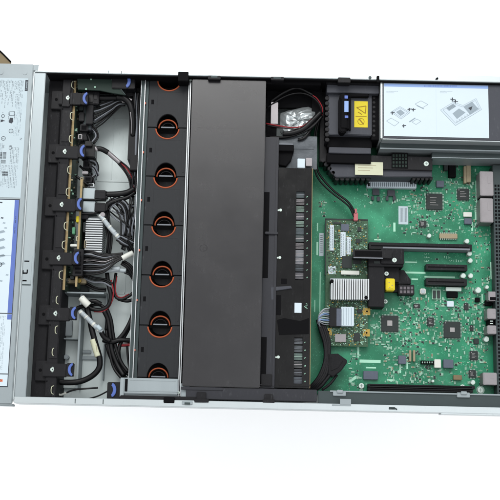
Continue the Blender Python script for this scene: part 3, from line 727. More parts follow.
for (a, cc, n) in wins:
    Ya, Yb2_ = U(300, a, mz - 5).y, U(300, cc, mz - 5).y
    for k in range(n):
        yc2 = Ya + (Yb2_ - Ya) * (k + .5) / n
        h = abs(Yb2_ - Ya) / n
        grp = 'memory modules in the %s window' % ('upper' if n == 12 else 'lower')
        t = thing('memory_module', 'memory module seen on edge in the %s window of the glossy black cover' % ('tall upper' if n == 12 else 'short lower'), 'memory', (XW0, yc2, 8), grp)
        MB().wbox(XM0 + 1.5, XM1 - 1.6, yc2 - .5, yc2 + .5, 8, mz - 4, 0, .1).out('module_board', 'pcb', t)
        b = MB(); b.wbox(XW0 - 1, XW1 + 1, yc2 - h * .46, yc2 + h * .46, mz - 7, mz - 2.8, 0, .2); [b.wbox(XW0 - .5, XW1 + .5, yc2 + h * q_ - .22, yc2 + h * q_ + .12, mz - 2.9, mz - 2.5, 1, .05) for q_ in (-.32, -.18, .2, .34)]
        b.wbox(XW0 - 1, XW1 + 1, yc2 - .35, yc2 + .35, mz - 2.9, mz - 2.3, 1, .1)
        b.out('top_label', [random.choice(['grey', 'chip', 'black', 'steel_dk', 'chip', 'greyw']), random.choice(['greyw', 'port', 'inkg', 'pin'])], t)
MB().wbox(XM0 + 1, XM1 - 1, yM0 + 2, yM1 - 2, 7.5, 12, 0, .1).out('memory_sockets', 'deep', mc)

# ================================================================ cavity above the memory cover: battery pack in foil, wires, tray
b = MB(); b.box(266.5, 80, 321, 108, 30, 34, 0, .5); b.box(266.5, 80, 321, 84.5, 34, 58, 0, .4); b.box(266.5, 86, 277, 138, 20, 36, 0, .3); b.box(312, 86, 322, 118, 20, 38, 0, .3)
tray = tag(b.out('battery_tray', ['deep']), 'matt black plastic tray in the shadowed bay right of the big cover top', 'tray')
b = MB(); outline = [(281, 112), (288, 109.5), (296, 107.5), (309, 106), (318, 110), (319, 116), (317.5, 121), (309, 131), (300, 136), (292, 138), (284, 137), (280, 130), (280, 120)]
cen = U(299, 121, 40); rings_ = []
for q in range(7):
    f_ = q / 6; row = []
    for k in range(26):
        a_ = k / 26 * len(outline); p0 = outline[int(a_) % len(outline)]; p1 = outline[(int(a_) + 1) % len(outline)]; t_ = a_ - int(a_)
        e = U(p0[0] + (p1[0] - p0[0]) * t_, p0[1] + (p1[1] - p0[1]) * t_, 38)
        p = Vector((cen.x, cen.y, 0)).lerp(Vector((e.x, e.y, 0)), max(f_, .05))
        row.append(b.bm.verts.new((p.x + random.uniform(-.5, .5), p.y + random.uniform(-.5, .5), 34 + 8 * (1 - f_ ** 3) + random.uniform(-1.0, 1.0) * (1 if q < 6 else .2))))
    rings_.append(row)
for q in range(6):
    for k in range(26):
        b.bm.faces.new((rings_[q][k], rings_[q + 1][k], rings_[q + 1][(k + 1) % 26], rings_[q][(k + 1) % 26]))
b.bm.faces.new(rings_[0]); bot = [b.bm.verts.new((v.co.x, v.co.y, 31)) for v in rings_[6]]
for k in range(26): b.bm.faces.new((rings_[6][k], bot[k], bot[(k + 1) % 26], rings_[6][(k + 1) % 26]))
b.bm.faces.new(bot[::-1]); bmesh.ops.recalc_face_normals(b.bm, faces=b.bm.faces)
tag(b.out('foil_pack', 'bag', smooth=False), 'crumpled silver foil pack lying in the bay under the black wires', 'foil pack')
b = MB(); b.box(279, 136, 317, 169, 38, 40, 0, .4); b.box(279, 146, 314, 149, 40, 40.6, 0, .2); b.box(292, 140, 293, 168, 40, 40.6, 0, .1)
tag(b.out('clear_sheet', 'sheet'), 'shiny reflective plastic sheet just above the glossy memory cover', 'plastic sheet')
b = MB(); b.box(278, 144.5, 294, 151, 40, 50, 0, .5); b.prism([(277, 149), (294, 150), (291, 160), (286, 166), (279, 165)], 38, 46, 0, .6); b.box(279, 143.5, 293, 144.6, 49, 50.5, 1, .1)
tag(b.out('cable_plug', ['deep', 'greyw']), 'black cable plug on the shiny sheet beside the big cover', 'plug')
MB().box(271, 102, 278, 124, 34, 42, 0, .4).out('module', 'port'); o = col.objects['module']; o.name = 'battery_module'; tag(o, 'small grey module in the bay against the edge of the big cover', 'battery')
b = MB(); b.box(297.5, 158.5, 305, 168, 44, 47, 0, .4); b.box(306, 158, 312, 166, 42, 45, 1, .3); tag(b.out('white_block', ['paper2', 'port']), 'small white block at the top end of the memory cover', 'connector')

def cable(name, label, cat, paths, mats, group=None):
    b = MB()
    for (p, r, mi) in paths: b.tube(p, r, mi)
    return tag(b.out(name, mats), label, cat, group)
cable('wire_loop', 'red and black wire pair looping round the bay beside the foil pack', 'wire',
      [([(266, 123.5, 44), (280, 126, 46), (292, 127.5, 46), (303, 126, 47), (312, 119, 48)], .75, 0),
       ([(266, 125.2, 44), (280, 127.6, 46), (294, 129, 46), (305, 127, 47), (314, 119, 48)], .7, 1),
       ([(320, 118, 40), (321, 108, 44), (315, 99, 46), (304, 93.5, 46), (292, 94, 46), (280, 99, 44), (267, 108, 40)], .8, 1),
       ([(321.5, 117, 40), (322.4, 108, 44), (317, 98.5, 46), (311, 94.5, 46)], .6, 0),
       ([(313, 95, 46), (298, 88, 46), (285, 92, 45), (270, 102, 40)], 1.4, 1)], ['red', 'wire'])
cable('black_bundle', 'thick black cable bundle dropping from the bay along the memory cover', 'cable',
      [([(321, 112, 45), (311, 122, 47), (303, 129, 47), (292, 133, 46), (283, 134, 44)], 2.6, 0),
       ([(322, 116, 43), (313, 126, 45), (302, 132, 45), (286, 137, 43), (268, 137.5, 40)], 1.6, 0),
       ([(317, 118, 42), (306, 136, 43), (298, 140, 42)], 1.6, 0)], ['wire'])
cable('battery_cable', 'long thin black cable pair running down to a pink plug on the small card', 'cable',
      [([(322, 112, 40), (317, 130, 30), (315.5, 150, 26), (317, 168, 24), (322, 178, 22), (334, 191, 22), (347, 201, 22), (353, 209, 21), (355.5, 216, 20)], 1.15, 0),
       ([(320, 112, 40), (315, 132, 30), (313.8, 152, 26), (315, 170, 24), (320, 181, 22), (331, 192, 22), (344, 202, 22), (350, 208, 21), (354.0, 217, 20)], 1.0, 0)], ['wire'])
b = MB(); b.box(353.8, 212.5, 358, 220.5, 16, 21.5, 0, .5); b.box(354.5, 208.5, 357, 214, 17.5, 21.5, 0, .5)
tag(b.out('pink_plug', 'pink'), 'tiny pink plug at the top edge of the small khaki card', 'plug')

# ================================================================ motherboard
BZ = 8.0
XB0, XB1 = U(309, 280, BZ).x, U(499, 280, BZ).x
YB1, YB0 = U(400, 90, BZ).y, U(400, 396, BZ).y
mb = thing('motherboard', 'large green circuit board crowded with chips filling the right part of the case', 'circuit board', ((XB0 + XB1) / 2, (YB0 + YB1) / 2, 6.4))
b = MB(); b.wbox(XB0, XB1, max(YB0, YB + 2), YB1, 6.4, BZ, 0, .15); b.out('board', 'pcb', mb)
occ = []
def reg(x0, y0, x1, y1, p=1): occ.append((x0 - p, y0 - p, x1 + p, y1 + p))
def clear(x, y): return not any(a <= x <= c and b_ <= y <= d for a, b_, c, d in occ)
def comp(name, x0, y0, x1, y1, h, m, bev=.4, extra=None, mats=None, lab=None):
    reg(x0, y0, x1, y1)
    b = MB(); b.box(x0, y0, x1, y1, BZ, BZ + h, 0, bev)
    if extra: extra(b, BZ + h)
    o = b.out(name, [m] + (mats or []), mb)
    if lab: o['label'] = lab
    return o
def pins_side(b, x0, y0, x1, y1, pitch, L_=1.3, sides='NESW', mi=1, z=BZ + .6):
    if 'N' in sides or 'S' in sides:
        x = x0 + 1
        while x < x1 - .8:
            if 'N' in sides: b.box(x, y0 - L_, x + pitch * .5, y0 + .3, BZ, z, mi, 0)
            if 'S' in sides: b.box(x, y1 - .3, x + pitch * .5, y1 + L_, BZ, z, mi, 0)
            x += pitch
    y = y0 + 1
    while y < y1 - .8:
        if 'W' in sides: b.box(x0 - L_, y, x0 + .3, y + pitch * .5, BZ, z, mi, 0)
        if 'E' in sides: b.box(x1 - .3, y, x1 + L_, y + pitch * .5, BZ, z, mi, 0)
        y += pitch
def chip(x0, y0, x1, y1, h=2.2, pitch=1.4, die=None, m='chip', sides='NESW', name='chip', marks=True):
    reg(x0, y0, x1, y1, 1.6)
    b = MB(); b.box(x0, y0, x1, y1, BZ, BZ + h, 0, .35); pins_side(b, x0, y0, x1, y1, pitch, sides=sides)
    if die:
        b.box(*die, BZ + h, BZ + h + .5, 2, .2)
    elif marks and x1 - x0 > 6:
        for k in range(4):
            yy = y0 + (y1 - y0) * (.25 + k * .15); b.box(x0 + (x1 - x0) * .22, yy, x0 + (x1 - x0) * random.uniform(.55, .8), yy + .35, BZ + h, BZ + h + .04, 2, 0)
    b.box(x0 + 1, y0 + 1, x0 + 1.8, y0 + 1.8, BZ + h, BZ + h + .05, 2, 0)
    return b.out(name, [m, 'pin', 'die'], mb)
chip(426.5, 193.5, 442.5, 209.5); chip(457.5, 188.5, 469, 200); chip(419.5, 220.5, 426.5, 227)
chip(381.5, 315.5, 398.5, 331.5, 2.4, die=(387.3, 320.5, 392.3, 325.8)); chip(444, 321.5, 460.5, 338, 2.4, die=(450, 327.5, 454.8, 332))
chip(427.5, 317.5, 434, 326); chip(464.3, 303, 468.6, 310); chip(470, 351, 478, 360); chip(469, 370, 476, 377.5)
chip(470, 325, 473.5, 331, 1.6, sides='EW'); chip(413.5, 304, 420, 308, 1.6, sides='NS'); 
comp('inductor', 436.5, 180.5, 444, 187, 4, 'chipg'); comp('inductor', 398.5, 355.5, 406, 364, 4.5, 'chipg'); comp('inductor', 443.5, 359.5, 453.5, 368, 5, 'chipg')
comp('inductor', 464.5, 218.2, 472, 224, 4, 'chipg'); comp('inductor', 363.5, 371, 378, 379.5, 3.5, 'chipg')
comp('inductor', 474, 338.5, 479, 344, 4, 'chip')
# long white socket with ribs
def ribs(b, z):
    x = 368
    while x < 416: b.box(x, 182.4, x + .7, 186.6, z - .1, z + .4, 1, 0); x += 2
comp('white_socket', 366.8, 181.6, 416.5, 187.6, 7, 'paper2', .4, ribs, ['inkg'])
b = MB(); b.box(367.8, 182.8, 370.2, 186.2, BZ + 6.9, BZ + 7.4, 0, .2); b.out('socket_key', 'chip', mb)
for (x0, y0, x1, y1) in ((372.5, 189, 379.5, 195), (387.5, 190, 395, 196), (371.5, 196, 374, 200), (377, 196.5, 380, 201), (386, 196, 388.5, 200.5), (393, 196, 396, 200)):
    comp('transistor', x0, y0, x1, y1, 2.5, 'grey', .3)
for (x0, y0, x1, y1, m) in ((449, 163.5, 456, 177, 'deep'), (444, 164, 448, 170, 'chip'), (464, 166, 466.5, 183, 'tan'), (466.6, 165, 471, 182, 'tan')):
    comp('connector', x0, y0, x1, y1, 6, m)
comp('connector', 441.5, 161.8, 456, 163.2, 3, 'wht', .2)
comp('connector', 439.5, 233.5, 457.5, 238.5, 3.5, 'tan', .4, lambda b, z: [b.box(440 + k * 1.9, 232.4, 441 + k * 1.9, 239.6, BZ, z - .5, 1, 0) for k in range(9)], ['pin'])
comp('connector', 463.5, 212, 472, 216.8, 3, 'wht')
comp('connector', 434.5, 359.3, 441, 367.8, 6, 'wht'); comp('connector', 409.2, 350, 411.3, 361.5, 4, 'tan'); comp('connector', 413.2, 350, 415.3, 361.5, 4, 'tan')
comp('pin_header', 421, 360.6, 434, 364.2, 4, 'deep', .2, lambda b, z: [b.box(422 + k * 2.4, 361.6, 423 + k * 2.4, 363.2, z, z + 2, 1, 0) for k in range(5)], ['pin'])
comp('connector', 453.5, 375, 462, 380, 4, 'brown', .4); comp('connector', 446, 287.2, 461.5, 291, 5, 'cap', .4); comp('connector', 447, 291.6, 458, 297.4, 4, 'deep')
comp('crystal', 447, 301, 454, 306.8, 3, 'paper2', .5)
# framed double pad
comp('flash_socket', 432, 289.3, 440.8, 299.4, 2.0, 'smd_w', .2, lambda b, z: (b.box(433, 290.5, 436, 298.3, z, z + 1.2, 1, .2), b.box(437.2, 290.5, 440, 298.3, z, z + 1.2, 1, .2)), ['smd_k'])
# eight-way power socket
def grid(b, z):
    for i in range(4):
        for j in range(2): b.box(400 + i * 3.6, 286.6 + j * 3.8, 402.4 + i * 3.6, 289.3 + j * 3.8, z - .1, z + .15, 1, .1)
comp('power_socket', 398.6, 284.6, 414.4, 294.6, 12, 'black', .5, grid, ['sock'])
# expansion slots
def slot(x0, y0, x1, y1, h=11):
    reg(x0, y0, x1, y1)
    b = MB(); b.box(x0, y0, x1, y1, BZ, BZ + h, 0, .4); ym = (y0 + y1) / 2
    b.box(x0 + 2, ym - .6, x1 - 3, ym + .6, BZ + h, BZ + h + .12, 1, 0)
    b.box(x0 + 1.5, y1 - .7, x1 - 2, y1 - .35, BZ + h, BZ + h + .12, 2, 0)
    return b.out('expansion_slot', ['black', 'deep', 'chip'], mb)
slot(369, 243.2, 472, 250); slot(426, 264.3, 467.5, 270.3); slot(426, 278.5, 467, 285.3); slot(368, 384.8, 475, 388, 12); slot(368, 388.6, 473, 391.6, 12)
# round capacitors
for (x, y, r) in ((467, 241, 2.5), (469.6, 253.4, 2.5), (470.4, 260.4, 2.4), (463.3, 275.6, 2.7), (470.8, 275.6, 2.5), (478.3, 290, 3.1), (486.5, 339, 2.8), (473, 382.3, 2.4), (429.3, 235.5, 2.2), (487, 287, 2.0), (433, 381, 1.4)):
    reg(x - r, y - r, x + r, y + r); b = MB(); b.cyl(x, y, r, BZ, BZ + 8, 0, 20, .5); c = U(x, y, BZ + 8)
    b.wprism([(c.x + r * .93 * math.cos(a), c.y + r * .93 * math.sin(a)) for a in [math.radians(100 + k * 16) for k in range(6)]], BZ + 7.9, BZ + 8.06, 1); b.out('capacitor', ['cap', 'inkg'], mb)
reg(420, 288, 426, 295)
b = MB(); b.box(420.2, 288.4, 426, 294, BZ, BZ + 5, 0, .8); b.cyl(423.1, 291.2, 2.2, BZ + 4.9, BZ + 5.6, 1, 16, .3); b.out('capacitor', ['wht', 'clearw'], mb)
for (x, y, r) in ((426.2, 163.6, 0), (462.6, 387, 2.6), (480.5, 390, 2.9), (385.5, 301.4, 2.2), (361.5, 385.8, 2.8), (492, 164, 1.8)):
    if r: reg(x - r, y - r, x + r, y + r); screw(mb, x, y, BZ + 2.5 if x != 462.6 else BZ + 2, r)
b = MB(); c = U(480.5, 390, BZ + .2); ring(b, c.x, c.y, 4.2, 3.0, BZ + .12, 0); b.out('mounting_pad', 'pin', mb)
# labels and silkscreen
b = MB(); b.box(398.5, 206.2, 408.2, 224.3, BZ, BZ + .15, 0, 0)
for k in range(6): b.box(400 + k * 1.3, 208, 400.4 + k * 1.3, 222, BZ + .15, BZ + .2, 1, 0)
b.out('label', ['paper', 'inkg'], mb); reg(398.5, 206, 408, 224.5)
b = MB(); b.box(319.2, 233, 323.6, 256, BZ, BZ + .15, 0, 0)
for k in range(9): b.box(320.2, 235 + k * 2.1, 322.6, 235.7 + k * 2.1, BZ + .15, BZ + .2, 1, 0)
b.out('label', ['paper', 'inkg'], mb); reg(319, 233, 324, 256)
b = MB(); z0 = BZ - .05; z1 = BZ + .07
for (x0, y0, x1, y1) in ((393.3, 222.6, 395.5, 231.6), (317, 223, 318, 231), (316.4, 242, 318.2, 255), (319.5, 272, 320.4, 330), (314.4, 300, 315.2, 312), (357.3, 341.5, 359.2, 357.5), (359.6, 359.8, 380.6, 362.8), (366, 367, 376, 368.4), (386.8, 379.2, 394.6, 381.2),
        (381, 271.5, 425.5, 273.3), (424.5, 276.2, 455, 277.9), (405, 261.5, 417, 263), (411.5, 278.5, 418, 280), (374.2, 239, 381, 240.4), (399.4, 364, 401, 373), (406.4, 359, 408, 369), (475.6, 181, 477.2, 207), (474.8, 206, 476.6, 220), (471.3, 222, 473, 231), (490.4, 262, 492, 279), (481.5, 294, 483, 303), (348.5, 373, 358.5, 383),
        (330, 362, 341, 363), (436, 299.6, 438, 300.6)):
    if (x0, y0) == (348.5, 373): b.prism([(348.5, 380.5), (350, 382.8), (357.6, 377.8), (356, 375.4)], z0, z1, 0)
    else: b.box(x0, y0, x1, y1, z0, z1, 0, 0)
def tiny_text(x0, y, n, h=2.2, w=1.6):
    for k in range(n):
        x = x0 + k * w * 1.35
        b.box(x, y + random.choice((0, .4)), x + random.choice((.4, .8)) * w / 1.6, y + h * random.choice((.6, 1)), z0, z1, 0, 0)
        if random.random() < .5: b.box(x + .5 * w, y + h * .5, x + w, y + h * .5 + .5, z0, z1, 0, 0)
tiny_text(444, 256, 3, 2.6, 1.7); tiny_text(449, 259.5, 7, 2.6, 1.7); tiny_text(424, 253, 3); tiny_text(424, 256.5, 3); tiny_text(424, 260, 3); reg(443, 255, 466, 263)
for k in range(70):
    x, y = random.choice(((random.uniform(400, 480), random.uniform(180, 236)), (random.uniform(380, 482), random.uniform(300, 380))))
    if clear(x, y): tiny_text(x, y, random.randint(2, 3), 1.3, .9)
b.out('silkscreen_print', 'silk', mb)
# rear ports
def port(x0, y0, x1, y1, h, m='port'):
    reg(x0, y0, x1, y1); b = MB(); b.box(x0, y0, x1, y1, BZ, BZ + h, 0, .6); b.box(x0 + 1.4, y0 + 1.5, x0 + 1.9, y1 - 1.5, BZ + h, BZ + h + .25, 0, .1)
    b.box((x0 + x1) / 2 + 1, y0 + 5, (x0 + x1) / 2 + 4, (y0 + y1) / 2, BZ + h, BZ + h + .2, 0, .1); return b.out('rear_port', [m], mb)
port(480, 171.3, 493.4, 195.6, 20); port(480.2, 198.2, 493.2, 222.2, 20)
port(483, 372.6, 497, 385, 16); port(487.4, 308.5, 496, 319, 18); port(487.4, 325.4, 496.4, 334, 18)
comp('port_clip', 488.6, 319.3, 494.2, 325.2, 14, 'deep', .4, lambda b, z: (b.box(490, 320.6, 493, 321.6, z, z + .6, 1, .1), b.box(490, 323, 493, 324, z, z + .6, 1, .1)), ['cap'])
comp('rear_port', 488.5, 291.5, 496, 300.6, 16, 'port', .5, lambda b, z: b.box(490, 297, 496, 300, z - .1, z + .2, 1, .1), ['deep'])
comp('spacer', 479, 195.6, 493.4, 198.2, 10, 'deep', .3)
comp('connector', 485.5, 300, 492, 305.5, 6, 'deep'); comp('connector', 475.5, 297.5, 480, 302, 4, 'deep')
# the scattered surface-mount parts
reg(325, 218, 369, 346); reg(368, 246, 404, 284); reg(369, 262, 398, 308); reg(313, 318, 348, 392); reg(300, 140, 436, 180)
reg(311, 160, 319, 392, 0)
dens = [((366, 188, 398, 204), 40), ((400, 180, 480, 236), 300), ((438, 160, 480, 184), 60), ((368, 296, 420, 345), 230), ((404, 298, 480, 345), 330), ((384, 345, 400, 385), 60), ((400, 345, 482, 384), 190),
        ((470, 224, 492, 300), 110), ((424, 284, 480, 300), 70), ((326, 346, 360, 386), 110), ((313, 320, 330, 392), 90), ((472, 300, 488, 385), 120), ((372, 222, 392, 240), 5), ((320, 200, 326, 232), 12), ((436, 250, 470, 264), 8), ((344, 382, 366, 390), 14), ((404, 372, 440, 384), 40), ((316, 176, 366, 216), 10)]
specks = []
for (x0, y0, x1, y1), n in dens:
    for k in range(int(n * 1.1)):
        x, y = random.uniform(x0, x1), random.uniform(y0, y1)
        w, h = random.choice(((.9, .5), (1.4, .7), (.5, .9), (.7, 1.4), (1.8, 1.0), (1.0, 1.8), (2.6, 1.4), (1.5, 2.4)))
        x, y = round(x / 1.2) * 1.2, round(y / 1.2) * 1.2
        if w * h > 1.5 or k % 3: run = 1
        else: run = random.randint(2, 6)
        for q in range(run):
            xx, yy = (x, y + q * (h + .55)) if w > h else (x + q * (w + .55), y)
            if not clear(xx, yy) or yy > y1 or xx > x1: break
            specks.append((w * h, xx, yy, w, h))
            if w * h > 1.5: reg(xx - w / 2, yy - h / 2, xx + w / 2, yy + h / 2, .4)
specks.sort(reverse=True)
protos = {}
def smd(b, X, Y, w, h, cm):
    b.wbox(X - w / 2, X + w / 2, Y - h / 2, Y + h / 2, BZ, BZ + min(w, h) * .6, cm, .08)
    if w > h: b.wbox(X - w * .68, X - w * .42, Y - h / 2, Y + h / 2, BZ - .02, BZ + min(w, h) * .45, 0, 0); b.wbox(X + w * .42, X + w * .68, Y - h / 2, Y + h / 2, BZ - .02, BZ + min(w, h) * .45, 0, 0)
    else: b.wbox(X - w / 2, X + w / 2, Y - h * .68, Y - h * .42, BZ - .02, BZ + min(w, h) * .45, 0, 0); b.wbox(X - w / 2, X + w / 2, Y + h * .42, Y + h * .68, BZ - .02, BZ + min(w, h) * .45, 0, 0)
for (_, x, y, w, h) in specks[:100]:
    c = U(x, y, BZ); b = MB(); smd(b, c.x, c.y, w, h, random.choice((0, 1, 2, 2, 2))); b.out('surface_component', ['smd_w', 'smd_t', 'smd_k'], mb)
b = MB()
for (_, x, y, w, h) in specks[100:]:
    c = U(x, y, BZ); smd(b, c.x, c.y, w, h, random.choice((0, 0, 0, 0, 1, 2, 2)))
tag(b.out('tiny_components', ['smd_w', 'smd_t', 'smd_k'], mb), kind='stuff')

# ================================================================ small khaki card (storage controller)
RZ = 15
rc = thing('controller_card', 'small khaki circuit card with white stickers and a finned heatsink, raised over the green board', 'circuit card', tuple(U(347, 283, RZ)[:2]) + (8,))
b = MB(); b.box(325.5, 219.5, 368, 346.5, RZ - 1.5, RZ, 0, .2); b.out('card_board', 'khaki', rc)
b = MB(); b.box(325.2, 218.8, 368, 220.2, RZ - 1.6, RZ + .4, 0, .1); b.box(325.0, 220, 326, 275, RZ - 1.6, RZ + .3, 0, .1); b.out('edge_line', 'chip', rc)
for (x0, y0, x1, y1) in ((329.6, 225, 333.8, 250.5), (340.5, 232, 345.6, 257), (346.6, 237.2, 350.8, 254.5)):
    b = MB(); b.box(x0, y0, x1, y1, RZ, RZ + 1.2, 0, .1)
    for k in range(2):
        y = y0 + 2
        while y < y1 - 2: l = random.uniform(.8, 2.5); b.box(x0 + 1 + k * 1.5, y, x0 + 1.5 + k * 1.5, min(y + l, y1 - 1), RZ + 1.2, RZ + 1.25, 1, 0); y += l + .7
    b.out('sticker', ['paper2', 'inkg'], rc)
b = MB(); b.box(328.3, 266.2, 335.6, 274, RZ, RZ + .15, 0, 0); c = U(332, 270, RZ + .2); ring(b, c.x, c.y, 2.4, 1.9, RZ + .2, 1); b.text('e', c.x, c.y, RZ + .2, 3, 0, 1); b.out('round_mark_sticker', ['paper2', 'ink'], rc)
def rcomp(n, x0, y0, x1, y1, h, m, bev=.3): return MB().box(x0, y0, x1, y1, RZ, RZ + h, 0, bev).out(n, m, rc)
rcomp('chip', 342, 256, 352, 268, 1.8, 'chip'); rcomp('chip', 353, 250, 361, 264, 1.8, 'chip'); rcomp('chip', 341, 224, 349, 231, 1.6, 'chipg'); rcomp('chip', 356, 239, 360, 243, 1.6, 'chip'); rcomp('chip', 357.5, 227, 361, 231.5, 1.6, 'chip')
rcomp('connector', 341, 270.6, 359.4, 274.6, 3, 'wht'); rcomp('connector', 334, 222, 341, 224, 1.2, 'smd_k')
rcomp('chip', 354, 333, 360, 341, 1.5, 'chip'); rcomp('chip', 335, 334, 346, 342, 1.4, 'port'); rcomp('chip', 357, 309, 362, 313, 1.5, 'chip')
b = MB()
for k in range(1250):
    x, y = random.uniform(327, 367), random.choice((random.uniform(221, 276), random.uniform(301, 345)))
    w, h = random.choice(((.9, .5), (1.4, .7), (.5, .9), (.7, 1.4), (1.6, 1.0))); c = U(x, y, RZ)
    b.wbox(c.x - w / 2, c.x + w / 2, c.y - h / 2, c.y + h / 2, RZ, RZ + .6, random.choice((0, 0, 0, 0, 1, 2, 2, 3)), .05)
tag(b.out('tiny_components', ['smd_w', 'smd_t', 'smd_k', 'gold'], rc), kind='stuff')
for (x, y) in ((328.6, 331.8), (366.6, 332.8), (367, 311.4)):
    b = MB(); b.box(x - 3.8, y - 3.6, x + 3.2, y + 3.6, RZ, RZ + .3, 0, .1); b.cyl(x, y, 2.2, RZ + .2, RZ + 1.2, 0, 16, .3); b.cyl(x, y, 1.0, RZ + 1.1, RZ + 1.4, 1, 12); b.out('mounting_screw', ['gold', 'deep'], rc)
# heatsink: base and vertical fins
hs = MB(); hs.box(330, 278.6, 369.2, 299.8, RZ + 1, RZ + 4, 0, .4); hs = hs.out('heatsink', 'steel', rc)
b = MB()
for k in range(17):
    x = 331.2 + k * 2.28; b.box(x, 278.9, x + 1.45, 299.6, RZ + 4, RZ + 13, 0, .2)
b.out('fins', 'alu', hs)
for (x, y) in ((332, 281), (366.2, 297.4)): MB().cyl(x, y, 1.9, RZ + 4, RZ + 13.8, 0, 16, .5).out('push_pin', 'deep', hs)
# cable plug of the card and its fan of wires
b = MB(); b.box(329.5, 307.5, 341, 326.5, RZ, RZ + 9, 0, .6); b.box(336.5, 308.5, 341.5, 326, RZ + 8.8, RZ + 9.4, 1, .2); b.box(341, 306.8, 354, 326, RZ, RZ + 8, 2, .4)
for k in range(4): b.box(343.5 + k * 2.5, 308, 344 + k * 2.5, 325, RZ + 8, RZ + 8.1, 3, 0)
tag(b.out('card_plug', ['black', 'chipg', 'paper2', 'inkl']), 'wide dark plug with a flat white pull sticker below the card heatsink', 'plug')
b = MB(); cols = [0, 1, 0, 2, 1, 0, 2, 0, 1]
for k in range(9):
    y = 309 + k * 1.9; b.tube([(330, y, 20), (324, y - 1 + abs(k - 4) * .3, 22), (319, 315 + k * .9, 22), (318 + k * .3, 324 + k * .5, 20)], .65, cols[k], 6)
tag(b.out('wire_fan', ['clearw', 'greyw', 'inkb2']), 'fan of thin pale wires entering the left side of the wide dark plug', 'wires')
b = MB()
for k, (o1, o2) in enumerate(((0, 0), (2.2, 1.4), (4.2, 3), (-1.8, -.6))):
    b.tube([(318 + o2, 320, 18), (322 + o1, 330, 20), (326 + o1 * .8, 344, 22), (326 + o1 * .6, 360, 24), (322 + o1, 374, 26), (315 + o1, 384, 26), (306 + o1, 392 + o2 * .4, 22)], 1.7, 0)
b.tube([(332, 372, 24), (326, 380, 26), (320, 387, 26), (312, 392, 22)], 1.8, 0); b.tube([(337, 375, 22), (330, 384, 24), (322, 390, 24)], 1.4, 0)
tag(b.out('sleeved_cable', 'sleeve'), 'black sleeved cable bundle curving down beside the lower memory window', 'cable')
b = MB(); b.prism([(329, 354), (338, 353.5), (347, 360), (347, 363), (341, 371), (333, 377), (327.5, 374)], 16, 27, 0, .8); b.prism([(331, 357), (337, 356.5), (343, 361), (338, 368), (331, 371)], 26.9, 27.6, 0, .3)
tag(b.out('black_plug', 'black_tex'), 'chunky black angled plug standing at the lower left of the green board', 'plug')

# ================================================================ riser bracket on the board (black) with yellow block
rb = thing('riser_bracket', 'black plastic card holder at the middle of the green board beside the heatsink', 'bracket', tuple(U(385, 270, 30)[:2]) + (8,))
b = MB(); b.box(353.5, 249.6, 392, 258, 20, 34, 0, .5); b.box(355, 251, 382, 256.5, 33.9, 34.2, 1, .1); b.box(353.5, 257.4, 383, 258.4, 34, 34.8, 2, .1); b.box(383, 247.6, 470, 249.2, 12, 26, 2, .1); b.out('arm', ['black', 'deep', 'greyw'], rb)
b = MB(); b.box(368.5, 262, 384.5, 307, 8, 26, 0, .6); b.box(368.5, 256.5, 403.5, 266.5, 8, 28, 0, .5); b.box(381, 248.5, 404, 264, 8, 30, 0, .5); b.box(384, 266, 399, 282, 8, 20, 0, .4); b.box(384.5, 276, 400, 292, 8, 14, 0, .3)
b.prism([(394, 270), (404, 270), (411, 280), (411, 284), (394, 284)], 8, 16, 0, .4)
b.out('holder_body', 'black_tex', rb)
screw(rb, 394.5, 260, 31, 2.4); screw(rb, 386.6, 273.6, 22, 2.2); MB().box(374, 261, 380, 263.5, 28, 28.6, 0, .1).out('clip', 'chip', rb)
b = MB(); b.box(385.8, 278.4, 395, 290.4, 14, 26, 0, .8); b.box(387.6, 280.2, 393, 288.6, 25.9, 26.4, 0, .4)
for (x, y) in ((388.5, 282), (391.5, 285), (389, 287)): b.box(x, y, x + 1.4, y + .6, 26.4, 26.5, 1, 0)
b.out('yellow_block', ['yellow', 'tan'], rb)

# ================================================================ grey duct with battery holder
DZ = 50
du = thing('battery_duct', 'grey plastic duct with toothed black edges at the upper right, left of the power supply', 'air duct', tuple(U(350, 130, DZ)[:2]) + (8,))
b = MB(); b.box(327, 80.5, 379, 93, 20, DZ + 4, 0, .5); b.box(328, 92, 372, 135, 20, DZ - 2, 0, .8); b.box(329, 147.4, 371, 153.4, 20, DZ - 8, 0, .5)
b.out('duct_body', 'grey', du)
b = MB(); b.box(326, 80, 380, 84, 40, DZ + 8, 0, .4); b.out('top_rail', 'black', du)
b = MB(); b.box(327, 134.8, 372, 147.6, 20, DZ - 9.5, 0, .5); b.box(327, 153.5, 371, 163, 20, DZ - 10, 0, .4); b.box(371.5, 88, 380, 140, 20, DZ - 3, 0, .5); b.out('recess', 'deep', du)
b = MB()
for k in range(9): b.cyl(327.2, 98 + k * 5.2, 2.3, 20, DZ - 1.5, 0, 12, .4)
b.box(320, 92, 327, 162, 10, 30, 0, .4)
b.out('toothed_edge', 'black', du); b = MB(); b.box(373, 91, 375, 138, 18, DZ - 4, 0, .2)
for k in range(10): b.cyl(374 , 93 + k * 4.7, 1.5, 20, DZ - 2.5, 0, 10, .3)
b.out('toothed_edge', 'black', du); b = MB(); b.box(333, 176.5, 371, 178, 12, 30, 0, .3)
for k in range(4): b.cyl(323 + k * 3.4, 160 + k * 4.2, 2.3, 14, 34, 0, 12, .4)
for k in range(7): b.cyl(337 + k * 5.2, 178.5, 2.2, 12, 32, 0, 12, .4)
b.out('toothed_edge', 'black', du)
